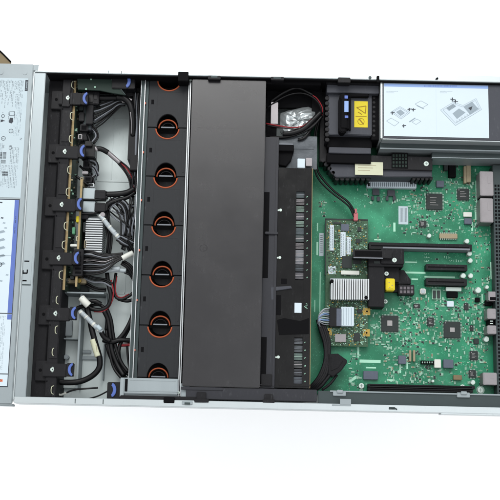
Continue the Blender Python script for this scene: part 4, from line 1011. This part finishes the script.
# battery holder: pill shape with blue label
b = MB(); b.box(339, 96, 349.2, 130, DZ - 3, DZ + 10, 0, 2.5); b.cyl(343.6, 97, 4.4, DZ - 3, DZ + 9, 0, 20, 1); b.cyl(342.6, 129, 3.8, DZ - 3, DZ + 9, 0, 20, 1); b.box(345, 92.5, 369, 96.6, DZ - 3, DZ + 3, 0, .8); b.box(348.9, 95, 351, 130, DZ - 3, DZ + 1, 0, .3)
hd = b.out('battery_holder', 'deep', du)
b = MB(); b.box(344.4, 101, 348.5, 112, DZ + 10, DZ + 10.3, 0, .1); b.out('pale_blue_label', 'inkb2', hd)
b = MB(); b.box(344.6, 95.5, 348, 98.5, DZ + 10, DZ + 10.3, 0, .1); b.box(344.8, 115.5, 348.2, 118, DZ + 10, DZ + 10.3, 0, .1); b.out('blue_label', 'inkb', hd)
# yellow warning label
zl = DZ - 1.6
b = MB(); b.box(354.3, 101.2, 367.8, 127.4, DZ - 2, zl, 0, .2)
def pt(x, y): return U(x, y, zl + .05)[:2]
zi2 = zl + .06
c = U(361, 109.5, zl)
for (px_, py_, qx, qy) in ((356.6, 107.5, 366, 106), (366, 106, 365.4, 113.5), (365.4, 113.5, 356.6, 107.5), (358, 112, 362, 114.5)):
    A_, B_ = Vector(pt(px_, py_)), Vector(pt(qx, qy)); n_ = (B_ - A_).orthogonal().normalized() * .45
    b.flat([A_ + n_, B_ + n_, B_ - n_, A_ - n_], zi2 + random.uniform(0, .03), 1, True)
c = U(361, 121.5, zl); ring(b, c.x, c.y, 3.6, 3.0, zi2, 1)
b.flat([pt(358.4, 119), pt(359.4, 118.3), pt(364, 124), pt(363.2, 124.8)], zi2 + .04, 1, True)
b.flat([pt(355.6, 116.2), pt(366.6, 116.2), pt(366.6, 116.7), pt(355.6, 116.7)], zi2, 1, True)
b.out('warning_label', ['yellow', 'olive'], du)
# lower platform reaching right, with cream label and vent
PZ = 34
b = MB(); b.prism([(331, 163.5), (371, 163.5), (371, 168.6), (432, 169.6), (432, 177), (336, 177.2), (329, 170)], 14, PZ, 0, .6); b.out('lower_step', 'grey', du)
b = MB(); b.box(371, 156, 432.5, 169.8, 14, PZ + 3, 0, .5); b.out('rear_step', 'black', du)
b = MB(); b.box(391.5, 153, 408, 168.5, PZ + 3, PZ + 3.3, 0, .1)
for i in range(5):
    for j in range(4): b.box(392.6 + i * 3.1, 154.2 + j * 3.5, 394.6 + i * 3.1, 156.6 + j * 3.5, PZ + 3.3, PZ + 3.7, 1, .1)
b.out('vent', ['deep', 'ventg'], du)
b = MB(); b.box(355, 162, 383, 175, PZ + 2.9, PZ + 3.4, 0, .2)
for q in range(3): b.box(358, 165 + q * 2.6, 376 - q * 3, 165.5 + q * 2.6, PZ + 3.4, PZ + 3.45, 1, 0)
b.out('cream_label', ['cream', 'tan'], du)
screw(du, 426.3, 163.6, PZ + 4.2, 2.6)
b = MB()
b.box(411, 176.5, 433, 178.2, 12, PZ - 3, 0, .3)
for k in range(5): b.cyl(414 + k * 4.3, 178.6, 1.8, 12, PZ - 2, 0, 12, .4)
b.out('toothed_edge', 'black', du)

# ================================================================ power supply at the top right
pz = 61
XP0 = U(380.6, 110, pz).x
ps = thing('power_supply', 'grey metal power supply box with a big white instruction label at the top right corner', 'power supply', (190, 150, 1.6))
yP1, yP0 = U(430, 83, pz).y, U(430, 139.2, pz).y
b = MB(); b.wbox(XP0 + 1.6, 300, yP0, yP1, 20, pz - .2, 0, .5); b.out('case', 'grey', ps)
b = MB(); b.wbox(XP0, XP0 + 1.9, yP0 - .3, yP1, 20, pz + .3, 0, .3); b.wbox(XP0 + 1.9, 300, yP0 - 1.0, yP0, 44, pz - .6, 0, .3); b.out('edge_trim', 'steel_lip', ps)
b = MB(); b.box(380, 141, 512, 149.0, 20, 47, 0, .4); b.box(380, 149, 512, 150.3, 20, 48, 1, .2); b.box(432, 151, 512, 158, 14, 40, 0, .4); b.box(432, 157.8, 512, 158.6, 14, 41, 1, .1)
b.box(480, 141.2, 512, 142.6, 47, 48.5, 1, .2)
b.out('lower_case', ['steel_dk', 'steel'], ps)
lz = pz + .1
b = MB(); b.box(383.8, 84.4, 488.6, 137, pz - .2, lz, 0, 0)
b.box(384.2, 84.6, 488.2, 87.6, lz, lz + .06, 1, 0)
X, Y = U(383.8, 86, lz)[:2]
zi3 = lz + .08
b.box(436, 89, 436.4, 135.5, lz, lz + .04, 3, 0)
def lw(p): c = U(p[0], p[1], zi3); return (c.x, c.y)
def pol(pts, mi, dz=0): b.flat([lw(p) for p in pts], zi3 + dz, mi, True)
def outl(pts, mi, w_=.28, dz=.05):
    for k in range(len(pts)):
        A_, B_ = Vector(lw(pts[k])), Vector(lw(pts[(k + 1) % len(pts)])); n_ = (B_ - A_).orthogonal().normalized() * w_ / 2
        b.flat([A_ + n_, B_ + n_, B_ - n_, A_ - n_], zi3 + dz + k * .004, mi, True)
for P_ in ([(440.5, 110), (453.5, 102), (463, 105.5), (476, 98.5), (481.5, 109.5), (455.5, 125.5)], [(443, 110), (453.5, 103.6), (462.5, 107), (475.4, 100.4), (479.6, 109), (455.6, 123.2)], [(391, 112), (400, 106.5), (410, 112.5), (401, 119)], [(393, 112), (400, 107.8), (408, 112.5), (401, 117.4)],
           [(386.5, 121), (391, 118), (399, 122.5), (394.5, 126)], [(415, 104), (421, 100.8), (428, 104.5), (422, 108)], [(412, 122), (417, 119), (421, 121.3), (416, 124.5)]): outl(P_, 4)
for k in range(9): outl([(456.5 + k * 2.6, 122.6 - k * 1.62), (458 + k * 2.6, 121.6 - k * 1.62), (456.5 + k * 2.6, 120.6 - k * 1.62)], 4, .2, .1)
for k in range(6): outl([(447 + k * 1.2, 107.6 - k * .7), (450 + k * 1.2, 109.8 - k * .7)], 7, .2, .12)
# open chassis drawing, right half
pol([(440.5, 110), (453.5, 102), (463, 105.5), (476, 98.5), (481.5, 109.5), (455.5, 125.5)], 3)
pol([(452.5, 113.5), (459, 108.5), (465.5, 112.5), (457, 119)], 4, .03); pol([(446, 108), (453, 104), (456, 106.5), (449, 111)], 4, .03); pol([(463.5, 107), (472, 101.5), (478.5, 109), (470, 114.5)], 5, .03)
pol([(468, 108), (472.5, 106.2), (471, 110.8)], 2, .05)
for (x, y) in ((452.5, 99.5), (455.5, 101.5)):
    pol([(x - 2.6, y - .8), (x + 2.6, y - .2), (x + 2.4, y + .6), (x - 2, y)], 2); pol([(x - .5, y - 2.2), (x + .6, y - 1.8), (x + .2, y + 2.2), (x - .8, y + 1.8)], 2, .02)
# left half
pol([(391, 112), (400, 106.5), (410, 112.5), (401, 119)], 3); pol([(396, 112), (400.5, 109.5), (405, 113), (400.5, 116)], 4, .03)
for (x, y) in ((409.5, 109.5), (413.5, 109.8), (404, 126), (392.5, 113)):
    pol([(x - 2, y - .6), (x + 2.2, y - 1.0), (x + 2.2, y - .2), (x - 2, y + .4)], 2); pol([(x - .7, y - 1.8), (x + .3, y - 1.4), (x + .2, y + 1.8), (x - .8, y + 1.4)], 2, .02)
pol([(409, 121.5), (415, 117.5), (415.6, 118.3), (409.8, 122.4)], 4); pol([(417, 105), (424, 108.5), (423.5, 109.2), (416.6, 105.8)], 5)
for (x0, x1, y) in ((386.5, 398, 91), (386.5, 394, 92.6), (440, 452, 91), (440, 447, 92.6)):
    x = x0
    while x < x1: w = random.uniform(.4, 1.0); b.box(x, y, x + w, y + .5, lz, lz + .05, 5, 0); x += w + .3
x = 424.0
while x < 457: w = random.uniform(.6, 1.6); b.box(x, 85.6, x + w, 86.5, lz + .06, lz + .1, 6, 0); x += w + .4
b.out('instruction_label', ['paper2', 'inkb2', 'ink', 'inkp', 'inkl', 'inkl', 'inkb', 'inkg'], ps)

# ================================================================ left bay: sheet metal pieces
b = MB(); b.box(62, 292, 104, 293.5, 2, 30, 0, .3); b.box(78, 293.5, 80, 388, 2, 26, 0, .3); b.box(62, 293.5, 78, 388, 2, 6, 1, .3); b.box(104, 293, 105.2, 380, 2, 12, 0, .3); b.box(62, 338, 78, 339.3, 2, 20, 0, .2)
b.box(80, 356, 104, 360, 2, 4, 0, .6); b.box(82, 350, 91, 353.5, 2, 4.5, 0, .8); b.cyl(66, 357, 2.6, 6, 14, 0, 18, .8); b.box(62, 320, 72, 336, 6, 12, 0, .6)
tag(b.out('bay_partition', ['steel', 'floor_steel']), 'bent sheet steel partition in the lower left bay under the thick cable', 'partition')
b = MB(); b.box(66, 278, 86, 283, 20, 30, 0, .4); b.box(70, 276, 74, 279, 30, 36, 1, .3); b.cyl(79, 280.5, 2.2, 28, 34, 2, 16, .4); b.box(63, 285, 88, 291, 4, 16, 1, .3); b.box(64, 264, 84, 276, 8, 24, 3, .3)
tag(b.out('bay_board', ['tan', 'smd_k', 'gold', 'pcb_dk']), 'little board with gold posts at the bottom end of the backplane', 'circuit board')

# ================================================================ left bay cables
def bundle(b, path, n, spread, r, mis, jit=.8, zoff=1.5):
    for k in range(n):
        o = (k - (n - 1) / 2) * spread; jx = random.uniform(-jit, jit); pts = []
        m = len(path)
        for i, p in enumerate(path):
            a = path[max(i - 1, 0)]; c = path[min(i + 1, m - 1)]
            dx, dy = c[0] - a[0], c[1] - a[1]; L_ = math.hypot(dx, dy) or 1
            tpr = p[3] if len(p) > 3 else 1
            pts.append((p[0] - dy / L_ * o * tpr + random.uniform(-.3, .3) * jit, p[1] + dx / L_ * o * tpr + random.uniform(-.3, .3) * jit, p[2] + random.uniform(-zoff, zoff)))
        b.tube(pts, r, mis[k % len(mis)], 7)
CG = 'cable runs in the left bay'
# 1 upper connector and its cable over to the fan side
b = MB(); b.box(84, 91, 99, 104, 26, 44, 0, .7); b.box(86, 93, 93, 102, 44, 45, 1, .3); b.box(94, 95, 97, 99, 44, 44.6, 1, .2); b.tube([(98, 98, 38), (108, 98, 38), (120, 97.5, 38)], 3.2, 1)
b.tube([(117, 97, 43), (124, 98.5, 43), (129.5, 103.5, 42), (132, 112, 41), (133, 124, 38), (133, 136, 34)], 3.3, 1); b.tube([(130.4, 112, 44), (131.4, 122, 42), (131.3, 134, 38)], .6, 2); b.tube([(126, 99, 38), (134, 104, 35), (137, 116, 32), (136, 140, 28), (134, 165, 26)], 2.0, 1)
b.prism([(119, 96.5), (121, 95.5), (132, 99), (130, 103.5), (122, 102)], 40, 42, 2, .4)
tag(b.out('power_cable', ['black', 'wire', 'port']), 'thick black cable from the uppermost plug bending down beside the fan frame', 'cable')
# 2 bundle with grey wires fanning out from the second socket
b = MB(); b.box(86, 104, 93, 124, 36, 42, 0, .6)
bundle(b, [(92, 115, 36, 2.2), (100, 112, 34, 1.6), (110, 107, 34, 1.1), (118, 102.5, 34, .8), (125, 102, 33, .7)], 9, 1.35, .75, (1, 2, 1, 2, 1, 1, 2, 1, 1))
bundle(b, [(94, 124, 30, 1.6), (101, 120, 30, 1.3), (110, 113, 31, 1), (120, 104, 32, .8)], 5, 1.4, .7, (1, 2, 1, 2))
tag(b.out('fan_harness', ['black', 'wire', 'greyw']), 'fan-shaped bundle of black and grey wires below the uppermost plug', 'cable')
# 3 second plug: black, cable with grey printed sleeve
b = MB(); b.box(80, 144, 95, 157, 26, 42, 0, .7); b.box(85, 141, 92, 146, 26, 46, 0, .5)
b.tube([(93, 149, 38), (101, 149, 38), (108, 152.5, 36)], 2.8, 0)
b.tube([(107.5, 152, 36), (112, 156, 35), (120, 163, 34)], 2.5, 1)
bundle(b, [(119, 162, 34, .7), (126, 169, 33, 1), (131, 177, 32, 1), (133, 186, 31, 1), (133, 192, 30, 1)], 6, 1.1, .75, (0, 0, 2, 0))
b.tube([(95, 147, 40), (97, 151, 40)], 1.6, 1)
tag(b.out('sleeved_cable', ['wire', 'port', 'red']), 'cable with a grey printed sleeve running from the second plug to the fan frame', 'cable')
# small wire loops beside the backplane
b = MB()
for p in ([(83, 132, 30), (88, 136, 34), (90, 142, 36)], [(82, 158, 30), (87, 163, 32), (92, 170, 30)], [(80, 166, 32), (86, 172, 34), (92, 178, 30), (94, 184, 28)], [(76, 176, 36), (84, 182, 36), (90, 186, 34)]): b.tube(p, 1.3, 0)
b.tube([(93, 166, 30), (95, 174, 26), (92, 180, 24)], 3.2, 1)
tag(b.out('short_wires', ['wire', 'steel']), 'short black wire loops close to the backplane between the second and third latches', 'wires')
# 4 two data plugs side by side with flat grey/black tails
for (y, lab) in ((194.5, 'black data plug, upper of the two at the middle of the backplane'), (207, 'black data plug, lower of the two at the middle of the backplane')):
    b = MB(); b.box(94.5, y - 4.6, 105.5, y + 4.4, 26, 38, 0, .6); b.box(105, y - 3.4, 107.5, y + 3.4, 28, 36, 0, .5); b.box(96, y - 3, 104, y - 2.4, 38, 38.2, 0, .05)
    tag(b.out('data_plug', ['black']), lab, 'plug', 'data plugs on the backplane')
b = MB(); b.tube([(106, 194.5, 34), (118, 194, 34), (127, 192.5, 32), (134, 189, 30)], 3.1, 0); b.tube([(106, 207, 33), (110, 203, 34), (118, 200, 33), (128, 197, 31), (135, 192, 29)], 2.2, 0); b.tube([(82, 199.4, 37), (94, 199.6, 38), (102, 199.2, 38)], .9, 0); b.tube([(80, 213.6, 37), (92, 213.6, 36), (98, 211.5, 36)], 1.0, 0)
tag(b.out('data_cable', 'wire'), 'pair of thick black cables from the two data plugs over to the fan frame', 'cable')
b = MB()
bundle(b, [(107, 209, 32, 1), (110, 204, 33, 1), (117, 200, 33, 1), (124, 204, 32, 1), (128, 212, 31, 1), (128, 222, 30, 1), (127, 232, 29, 1), (125, 240, 28, 1.2)], 5, 1.5, .8, (0, 1, 0, 0, 1))
bundle(b, [(109, 206, 30, 1), (107, 214, 30, 1), (108, 226, 28, 1), (110, 240, 26, 1), (108, 256, 24, 1)], 3, 1.8, 1.2, (0,))
bundle(b, [(117, 203, 30, 1), (126, 206, 30, 1), (134, 206, 28, 1)], 3, 1.5, .9, (0, 1))
bundle(b, [(120, 210, 29, 1), (130, 216, 28, 1), (134, 226, 27, 1)], 4, 1.6, .9, (0, 1))
tag(b.out('wire_tangle', ['wire', 'greyw']), 'tangle of thin black and grey wires below the two data plugs beside the fan frame', 'wires')
# pale taped cable crossing the heatsink corner
b = MB(); b.tube([(100, 215, 36), (104, 220, 37), (111, 229, 36), (119, 238, 34)], 2.4, 0); b.cyl(102.5, 214.5, 2.6, 32, 39, 1, 16, .5); bundle(b, [(118, 237, 34, .8), (125, 241, 33, 1), (133, 245, 30, 1)], 6, 1.6, 1.0, (2, 3, 2)); bundle(b, [(120, 244, 30, 1), (127, 238, 31, 1), (132, 238, 30, 1)], 3, 1.6, 1.0, (2,))
tag(b.out('taped_cable', ['clearw', 'port', 'wire', 'greyw']), 'cable wrapped in pale blue tape slanting down from the lower data plug', 'cable')
# 5 wide main power plug with many wires
b = MB(); b.box(73, 249, 83, 276, 22, 44, 0, .7)
for k in range(6): b.box(75, 251.5 + k * 4, 81, 253.6 + k * 4, 43.9, 44.3, 1, .1)
tag(b.out('wide_plug', ['black', 'deep']), 'wide black plug with a row of sockets behind the fourth latch', 'plug')
b = MB()
for k in range(13):
    y = 250.5 + k * 2.0; mi = (0, 0, 1, 0, 0, 2, 0, 1, 0, 0, 1, 0, 0)[k]
    b.tube([(82, y, 38 + random.uniform(-2, 2)), (91, y + random.uniform(-1, 1), 40), (104, y * .72 + 260 * .28 + 1.5, 40), (115, 255 + (k - 6) * .75 + 3.5, 39), (123, 257 - 1.2 + (k - 6) * .42, 37)], .95 if not mi else .6, mi, 8)
for k in range(7): b.tube([(82, 252 + k * 3.4, 32), (98, 257 + k * 2.2, 33), (114, 258 + k * .8, 33), (123, 256, 33)], .9, 0)
tag(b.out('main_harness', ['wire', 'greyw', 'port']), 'wide fan of black and white wires from the wide plug to the cream tie', 'cable')
b = MB(); b.tube([(122, 258.5, 37), (127, 255.8, 36), (133, 253, 35)], 2.9, 0, 12); tag(b.out('cream_tie', 'wht'), 'short cream wrap round the wide wire fan next to the fan frame', 'cable wrap')
b = MB(); bundle(b, [(122, 262, 32, 1), (129, 267, 30, 1), (134, 274, 28, 1)], 3, 1.8, 1.4, (0,)); bundle(b, [(126, 240, 33, 1), (131, 250, 30, 1), (135, 254, 28, 1)], 3, 1.8, 1.2, (0,)); bundle(b, [(123, 250, 30, 1), (125, 244, 31, 1), (132, 243, 29, 1)], 3, 1.5, 1.0, (0,))
tag(b.out('short_bundle', 'wire'), 'short black wires tucked behind the cream wrap at the fan frame', 'wires')
b = MB(); b.tube([(96, 272, 30), (108, 270.5, 32), (118, 270, 32), (126, 271, 31)], 2.2, 0); b.tube([(112, 268, 33), (120, 269, 33)], 2.6, 0); bundle(b, [(125, 271, 31, 1), (131, 274, 29, 1), (135, 280, 27, 1)], 3, 1.6, 1.1, (1,))
tag(b.out('taped_cable', ['clearw', 'wire']), 'cable wrapped in pale blue tape lying below the wide wire fan', 'cable')
# 6 vertical trunks with red
b = MB()
b.tube([(107, 273, 26), (108.5, 285, 26), (111, 296, 26), (108, 306, 25), (100, 310, 24), (92, 309, 24), (84, 306, 26), (74, 310, 32), (68, 313, 36)], 2.2, 0)
b.tube([(111, 280, 27), (113.5, 292, 27), (111, 303, 26), (104, 311, 25), (94, 311.5, 24)], .8, 1)
b.tube([(104, 311, 24), (108, 320, 22), (110, 334, 22), (112, 350, 22), (117, 364, 22), (124, 376, 24)], 2.4, 0)
b.tube([(107, 309, 23), (111, 320, 22), (113, 334, 21), (116, 348, 21), (121, 362, 21), (128, 372, 22)], 1.9, 0); b.tube([(106, 330, 22), (109.5, 352, 22), (114, 368, 22), (122, 379, 24)], 1.5, 0)
tag(b.out('trunk_cable', ['wire', 'red']), 'thick black and red trunk cable winding down the middle of the left bay', 'cable')
b = MB(); b.tube([(116, 273, 24), (114, 288, 24), (116, 297, 24), (122, 299, 24), (129, 296, 24), (135, 291, 22)], 1.6, 0); b.tube([(117, 276, 25), (115.4, 288, 25), (117, 295.6, 25), (122, 297.4, 25), (129, 294, 24)], .6, 1); b.tube([(118, 299, 22), (127, 301, 22), (135, 299, 20)], 1.8, 0)
tag(b.out('hooked_cable', ['wire', 'red']), 'black and red cable hooking up towards the fan frame below the pale tape', 'cable')
b = MB(); b.tube([(135, 306, 22), (131, 320, 22), (124, 333, 22), (116, 342, 22)], 2.3, 0); b.tube([(133, 320, 20), (127, 332, 20), (120, 345, 20), (119, 356, 20), (124, 370, 20), (131, 376, 20)], 1.9, 0); b.tube([(103, 340, 22), (112, 342, 23), (120, 340, 23), (134, 341, 20)], 2.6, 0); b.tube([(118, 345, 19), (126, 345, 19), (134, 344, 19)], 1.7, 1); b.tube([(127, 346, 20), (128, 358, 20), (129.5, 370, 20)], 1.2, 0)
tag(b.out('crossing_cable', ['wire', 'red']), 'black cable slanting from the fan frame and crossing the trunk cable near the bottom', 'cable')
# white round plug and taped lead
b = MB(); b.tube([(81.5, 298, 34), (85, 302, 35), (88.5, 305.5, 34)], 3.7, 0, 14); b.tube([(82, 297.5, 37), (88, 304.5, 37)], 1.0, 1)
tag(b.out('white_plug', ['wht', 'paper']), 'fat white oval plug at the lower left bay', 'plug')
b = MB(); b.tube([(79.5, 311, 32), (86, 317, 32), (94, 325, 32), (102, 332, 31)], 2.5, 0, 10); b.tube([(97, 326, 33.5), (101, 330, 33)], 2.3, 1, 10); b.tube([(101, 331.5, 31), (104, 337, 29), (110, 341, 27)], 2.6, 2); b.tube([(78, 310.5, 32), (73, 309, 34), (67, 313, 37)], 1.6, 2)
tag(b.out('taped_lead', ['clearw', 'paper', 'wire']), 'translucent taped lead slanting down from the white oval plug', 'cable')
# big curved cable with cream label at the bottom left
b = MB(); b.tube([(87, 308, 26), (89.5, 318, 27), (92, 330, 28), (96, 345, 28), (99.5, 358, 28), (99, 368, 27), (92, 376, 26), (80, 381.5, 26), (66, 382.5, 28), (56, 381, 30)], 3.0, 0, 12)
tag(b.out('curved_cable', 'wire'), 'thick black cable curving round the bottom left corner of the left bay', 'cable')
b = MB(); b.tube([(93.2, 339.5, 28.2), (95.5, 348, 28.4), (98.2, 356.5, 28.4)], 3.4, 0, 14); b.tube([(95.8, 345, 31.3), (97, 352, 31.4)], .4, 1, 6)
tag(b.out('cable_label', ['cream', 'tan']), 'cream paper label wrapped round the thick curving cable', 'label')
b = MB(); b.tube([(60, 396, 30), (68, 392, 30), (76, 389.5, 30), (88, 388.5, 30), (98, 387.8, 30)], .9, 0); b.tube([(88, 399, 28), (98, 396, 30), (108, 391, 32)], .8, 0); b.tube([(56, 392, 30), (60, 395, 30), (66, 393, 32)], 1.2, 1)
tag(b.out('thin_wires', ['wire', 'wht']), 'thin black wires lying along the near wall below the curving cable', 'wires')


for p, r_ in (([(100, 215, 36), (104, 220, 37), (111, 229, 36), (119, 238, 34)], 2.55), ([(79.5, 311, 32), (86, 317, 32), (94, 325, 32), (102, 332, 31)], 2.65)):
    b = MB()
    for k in range(7):
        t_ = (k + random.uniform(.1, .5)) / 7.2; q = t_ * (len(p) - 1); a_ = p[int(q)]; c_ = p[int(q) + 1]; f_ = q - int(q)
        pa = [a_[m] + (c_[m] - a_[m]) * f_ for m in range(3)]; pb = [pa[m] + (c_[m] - a_[m]) * random.uniform(.1, .22) for m in range(3)]
        b.tube([pa, pb], r_, k % 2, 10)
    par = [o for o in col.objects if o.name.startswith('taped_cable' if r_ < 2.6 else 'taped_lead')][0]
    b.out('tape_wrap', ['wht', 'clearw'], par)
for (x0, y0, x1, y1, z, m_) in ((84, 89, 92, 92, 30, 'steel2'), (91, 126, 96, 133, 24, 'steel2'), (78, 134, 82, 139, 40, 'port'), (86, 158, 94, 161, 30, 'alu'), (80, 177, 83, 186, 40, 'tan'), (90, 172, 96, 178, 20, 'steel'), (83, 222, 86, 232, 34, 'chip'), (84, 240, 86.5, 248, 34, 'tan'),
        (79, 200, 82, 210, 40, 'tan'), (88, 183, 94, 187, 30, 'alu'), (76, 236, 79, 241, 40, 'cream'), (79, 104, 83, 110, 40, 'chip'), (88, 134, 93, 141, 22, 'chip')):
    b = MB(); b.box(x0, y0, x1, y1, 10, z, 0, .5); b.box(x0 + .8, y0 + .8, x1 - .8, y1 - .8, z - .1, z + .25, 1, .1); b.out('connector', [m_, 'chip'], bp)
b = MB()
bundle(b, [(86, 125, 34, 1), (93, 128, 33, 1), (97, 136, 32, 1), (93, 143, 34, 1)], 3, 1.3, .8, (0, 0, 1), .8, 1)
bundle(b, [(88, 160, 34, 1), (95, 162, 32, 1), (97, 170, 28, 1), (90, 180, 28, 1)], 3, 1.4, .9, (0, 1, 0), .8, 1)
bundle(b, [(90, 132, 30, 1), (84, 138, 30, 1), (81, 146, 32, 1)], 2, 1.6, 1.0, (0,), .6, 1)
tag(b.out('backplane_leads', ['wire', 'greyw']), 'curling black leads between the uppermost and second plugs of the backplane', 'wires')
# more looms that fill the bay
b = MB()
bundle(b, [(136, 92, 40, .8), (137.5, 108, 38, 1), (137.6, 130, 36, 1), (136.5, 155, 34, 1), (135.6, 178, 32, 1), (134, 192, 30, 1)], 4, 1.9, 1.3, (0, 0, 1, 0), 1.0, 2)
tag(b.out('side_loom', ['wire', 'greyw']), 'dark loom of wires running along the upper left side of the fan frame', 'cable')
b = MB()
bundle(b, [(134, 196, 30, 1), (133, 212, 30, 1.3), (130, 228, 29, 1.2), (131, 244, 28, 1)], 5, 1.7, .9, (0, 1, 0, 0), 1.2, 3)
bundle(b, [(108, 200, 34, 1), (118, 208, 33, 1), (124, 220, 31, 1.2), (124, 236, 29, 1)], 4, 1.9, .8, (0, 0, 1), 1.4, 3)
bundle(b, [(111, 211, 27, 1), (118, 216, 28, 1.2), (128, 224, 28, 1), (135, 236, 26, 1)], 4, 2.2, .8, (0, 1), 1.2, 3)
tag(b.out('crossing_loom', ['wire', 'greyw']), 'criss-crossing thin wires in the middle of the left bay beside the third latch level', 'wires')
b = MB()
bundle(b, [(84, 276, 30, 1), (94, 280, 30, 1.2), (104, 281, 28, 1), (112, 285, 26, 1)], 3, 1.9, 1.0, (0, 0, 1), 1.0, 2)
bundle(b, [(86, 284, 24, 1), (96, 289, 24, 1), (106, 290, 24, 1)], 2, 2.0, 1.1, (0,), .8, 1)
b.box(104, 253, 108, 262, 18, 26, 0, .5)
tag(b.out('lower_wires', ['wire', 'greyw']), 'dark wires under the wide wire fan near the little board with gold posts', 'wires')
b = MB()
b.tube([(90, 306, 22), (98, 304.5, 24), (104, 308, 24), (107, 318, 22), (106, 330, 20)], 1.7, 0); b.tube([(86, 303, 26), (94, 301, 28), (101, 304, 26)], 2.2, 0)
b.tube([(106, 344, 22), (110, 356, 20), (117, 369, 20), (126, 378, 20)], 1.8, 0); b.tube([(134, 352, 22), (130, 362, 22), (131, 374, 20)], 1.6, 0)
tag(b.out('lower_loop', ['wire']), 'black cable loop just right of the white oval plug', 'cable')
b = MB()
for (x0, y0, x1, y1, z) in ((83, 160, 90, 168, 36), (84, 176, 92, 182, 34), (97, 262, 103, 268, 26), (80, 124, 88, 131, 38)): b2 = MB(); b2.box(x0, y0, x1, y1, 14, z, 0, .6); b2.box(x0 + 1.4, y0 + 1.4, x1 - 1.4, y1 - 1.4, z - .1, z + .3, 1, .1); b2.out('socket', ['black', 'deep'], bp)
bundle(b, [(88, 165, 34, 1), (94, 168, 32, 1), (98, 176, 28, 1)], 3, 1.3, .7, (2, 0), .8, 1)
tag(b.out('thin_lead', ['black', 'deep', 'greyw']), 'short black and grey leads just above the two data plugs', 'wires')

# ================================================================ light
w = bpy.data.worlds.new('World'); sc.world = w; w.use_nodes = True
N = w.node_tree.nodes; L = w.node_tree.links
bg = N['Background']; bg.inputs['Strength'].default_value = 1.3
# a white studio: brightest overhead and towards the far side, darker towards the horizon
tc = N.new('ShaderNodeTexCoord'); dp = N.new('ShaderNodeVectorMath'); dp.operation = 'DOT_PRODUCT'; dp.inputs[1].default_value = (-.10, .62, .78)
cr = N.new('ShaderNodeValToRGB')
L.new(tc.outputs['Generated'], dp.inputs[0]); L.new(dp.outputs['Value'], cr.inputs['Fac']); L.new(cr.outputs['Color'], bg.inputs['Color'])
cr.color_ramp.elements[0].position = .0; cr.color_ramp.elements[0].color = (.66, .66, .67, 1)
cr.color_ramp.elements[1].position = 1; cr.color_ramp.elements[1].color = (1.5, 1.53, 1.54, 1)
for p_, v_ in ((.5, .86), (.76, .84), (.84, 1.12)):
    e_ = cr.color_ramp.elements.new(p_); e_.color = (v_, v_ * 1.005, v_ * 1.01, 1)
def area(name, loc, target, size, power, colr=(1, 1, 1)):
    l = bpy.data.lights.new(name, 'AREA'); l.shape = 'RECTANGLE'; l.size = size[0]; l.size_y = size[1]; l.energy = power; l.color = colr
    o = bpy.data.objects.new(name, l); col.objects.link(o); o.location = loc
    o.rotation_euler = (Vector(target) - Vector(loc)).to_track_quat('-Z', 'Y').to_euler(); return o
area('softbox', (-.1, 1.5, 2.0), (0, .05, 0), (1.6, 1.2), 48, (1, .99, .97))
area('strip_light', (.9, -.3, 2.2), (0, 0, 0), (.6, 1.6), 8, (.93, .97, 1))
area('side_light', (-1.6, .5, 1.6), (0, 0, 0), (.9, .9), 8, (.95, .98, 1))
sc.view_settings.view_transform = 'Standard'; sc.view_settings.look = 'None'; sc.view_settings.exposure = .0; sc.view_settings.gamma = 1
sc.render.resolution_x = 1024; sc.render.resolution_y = 1024
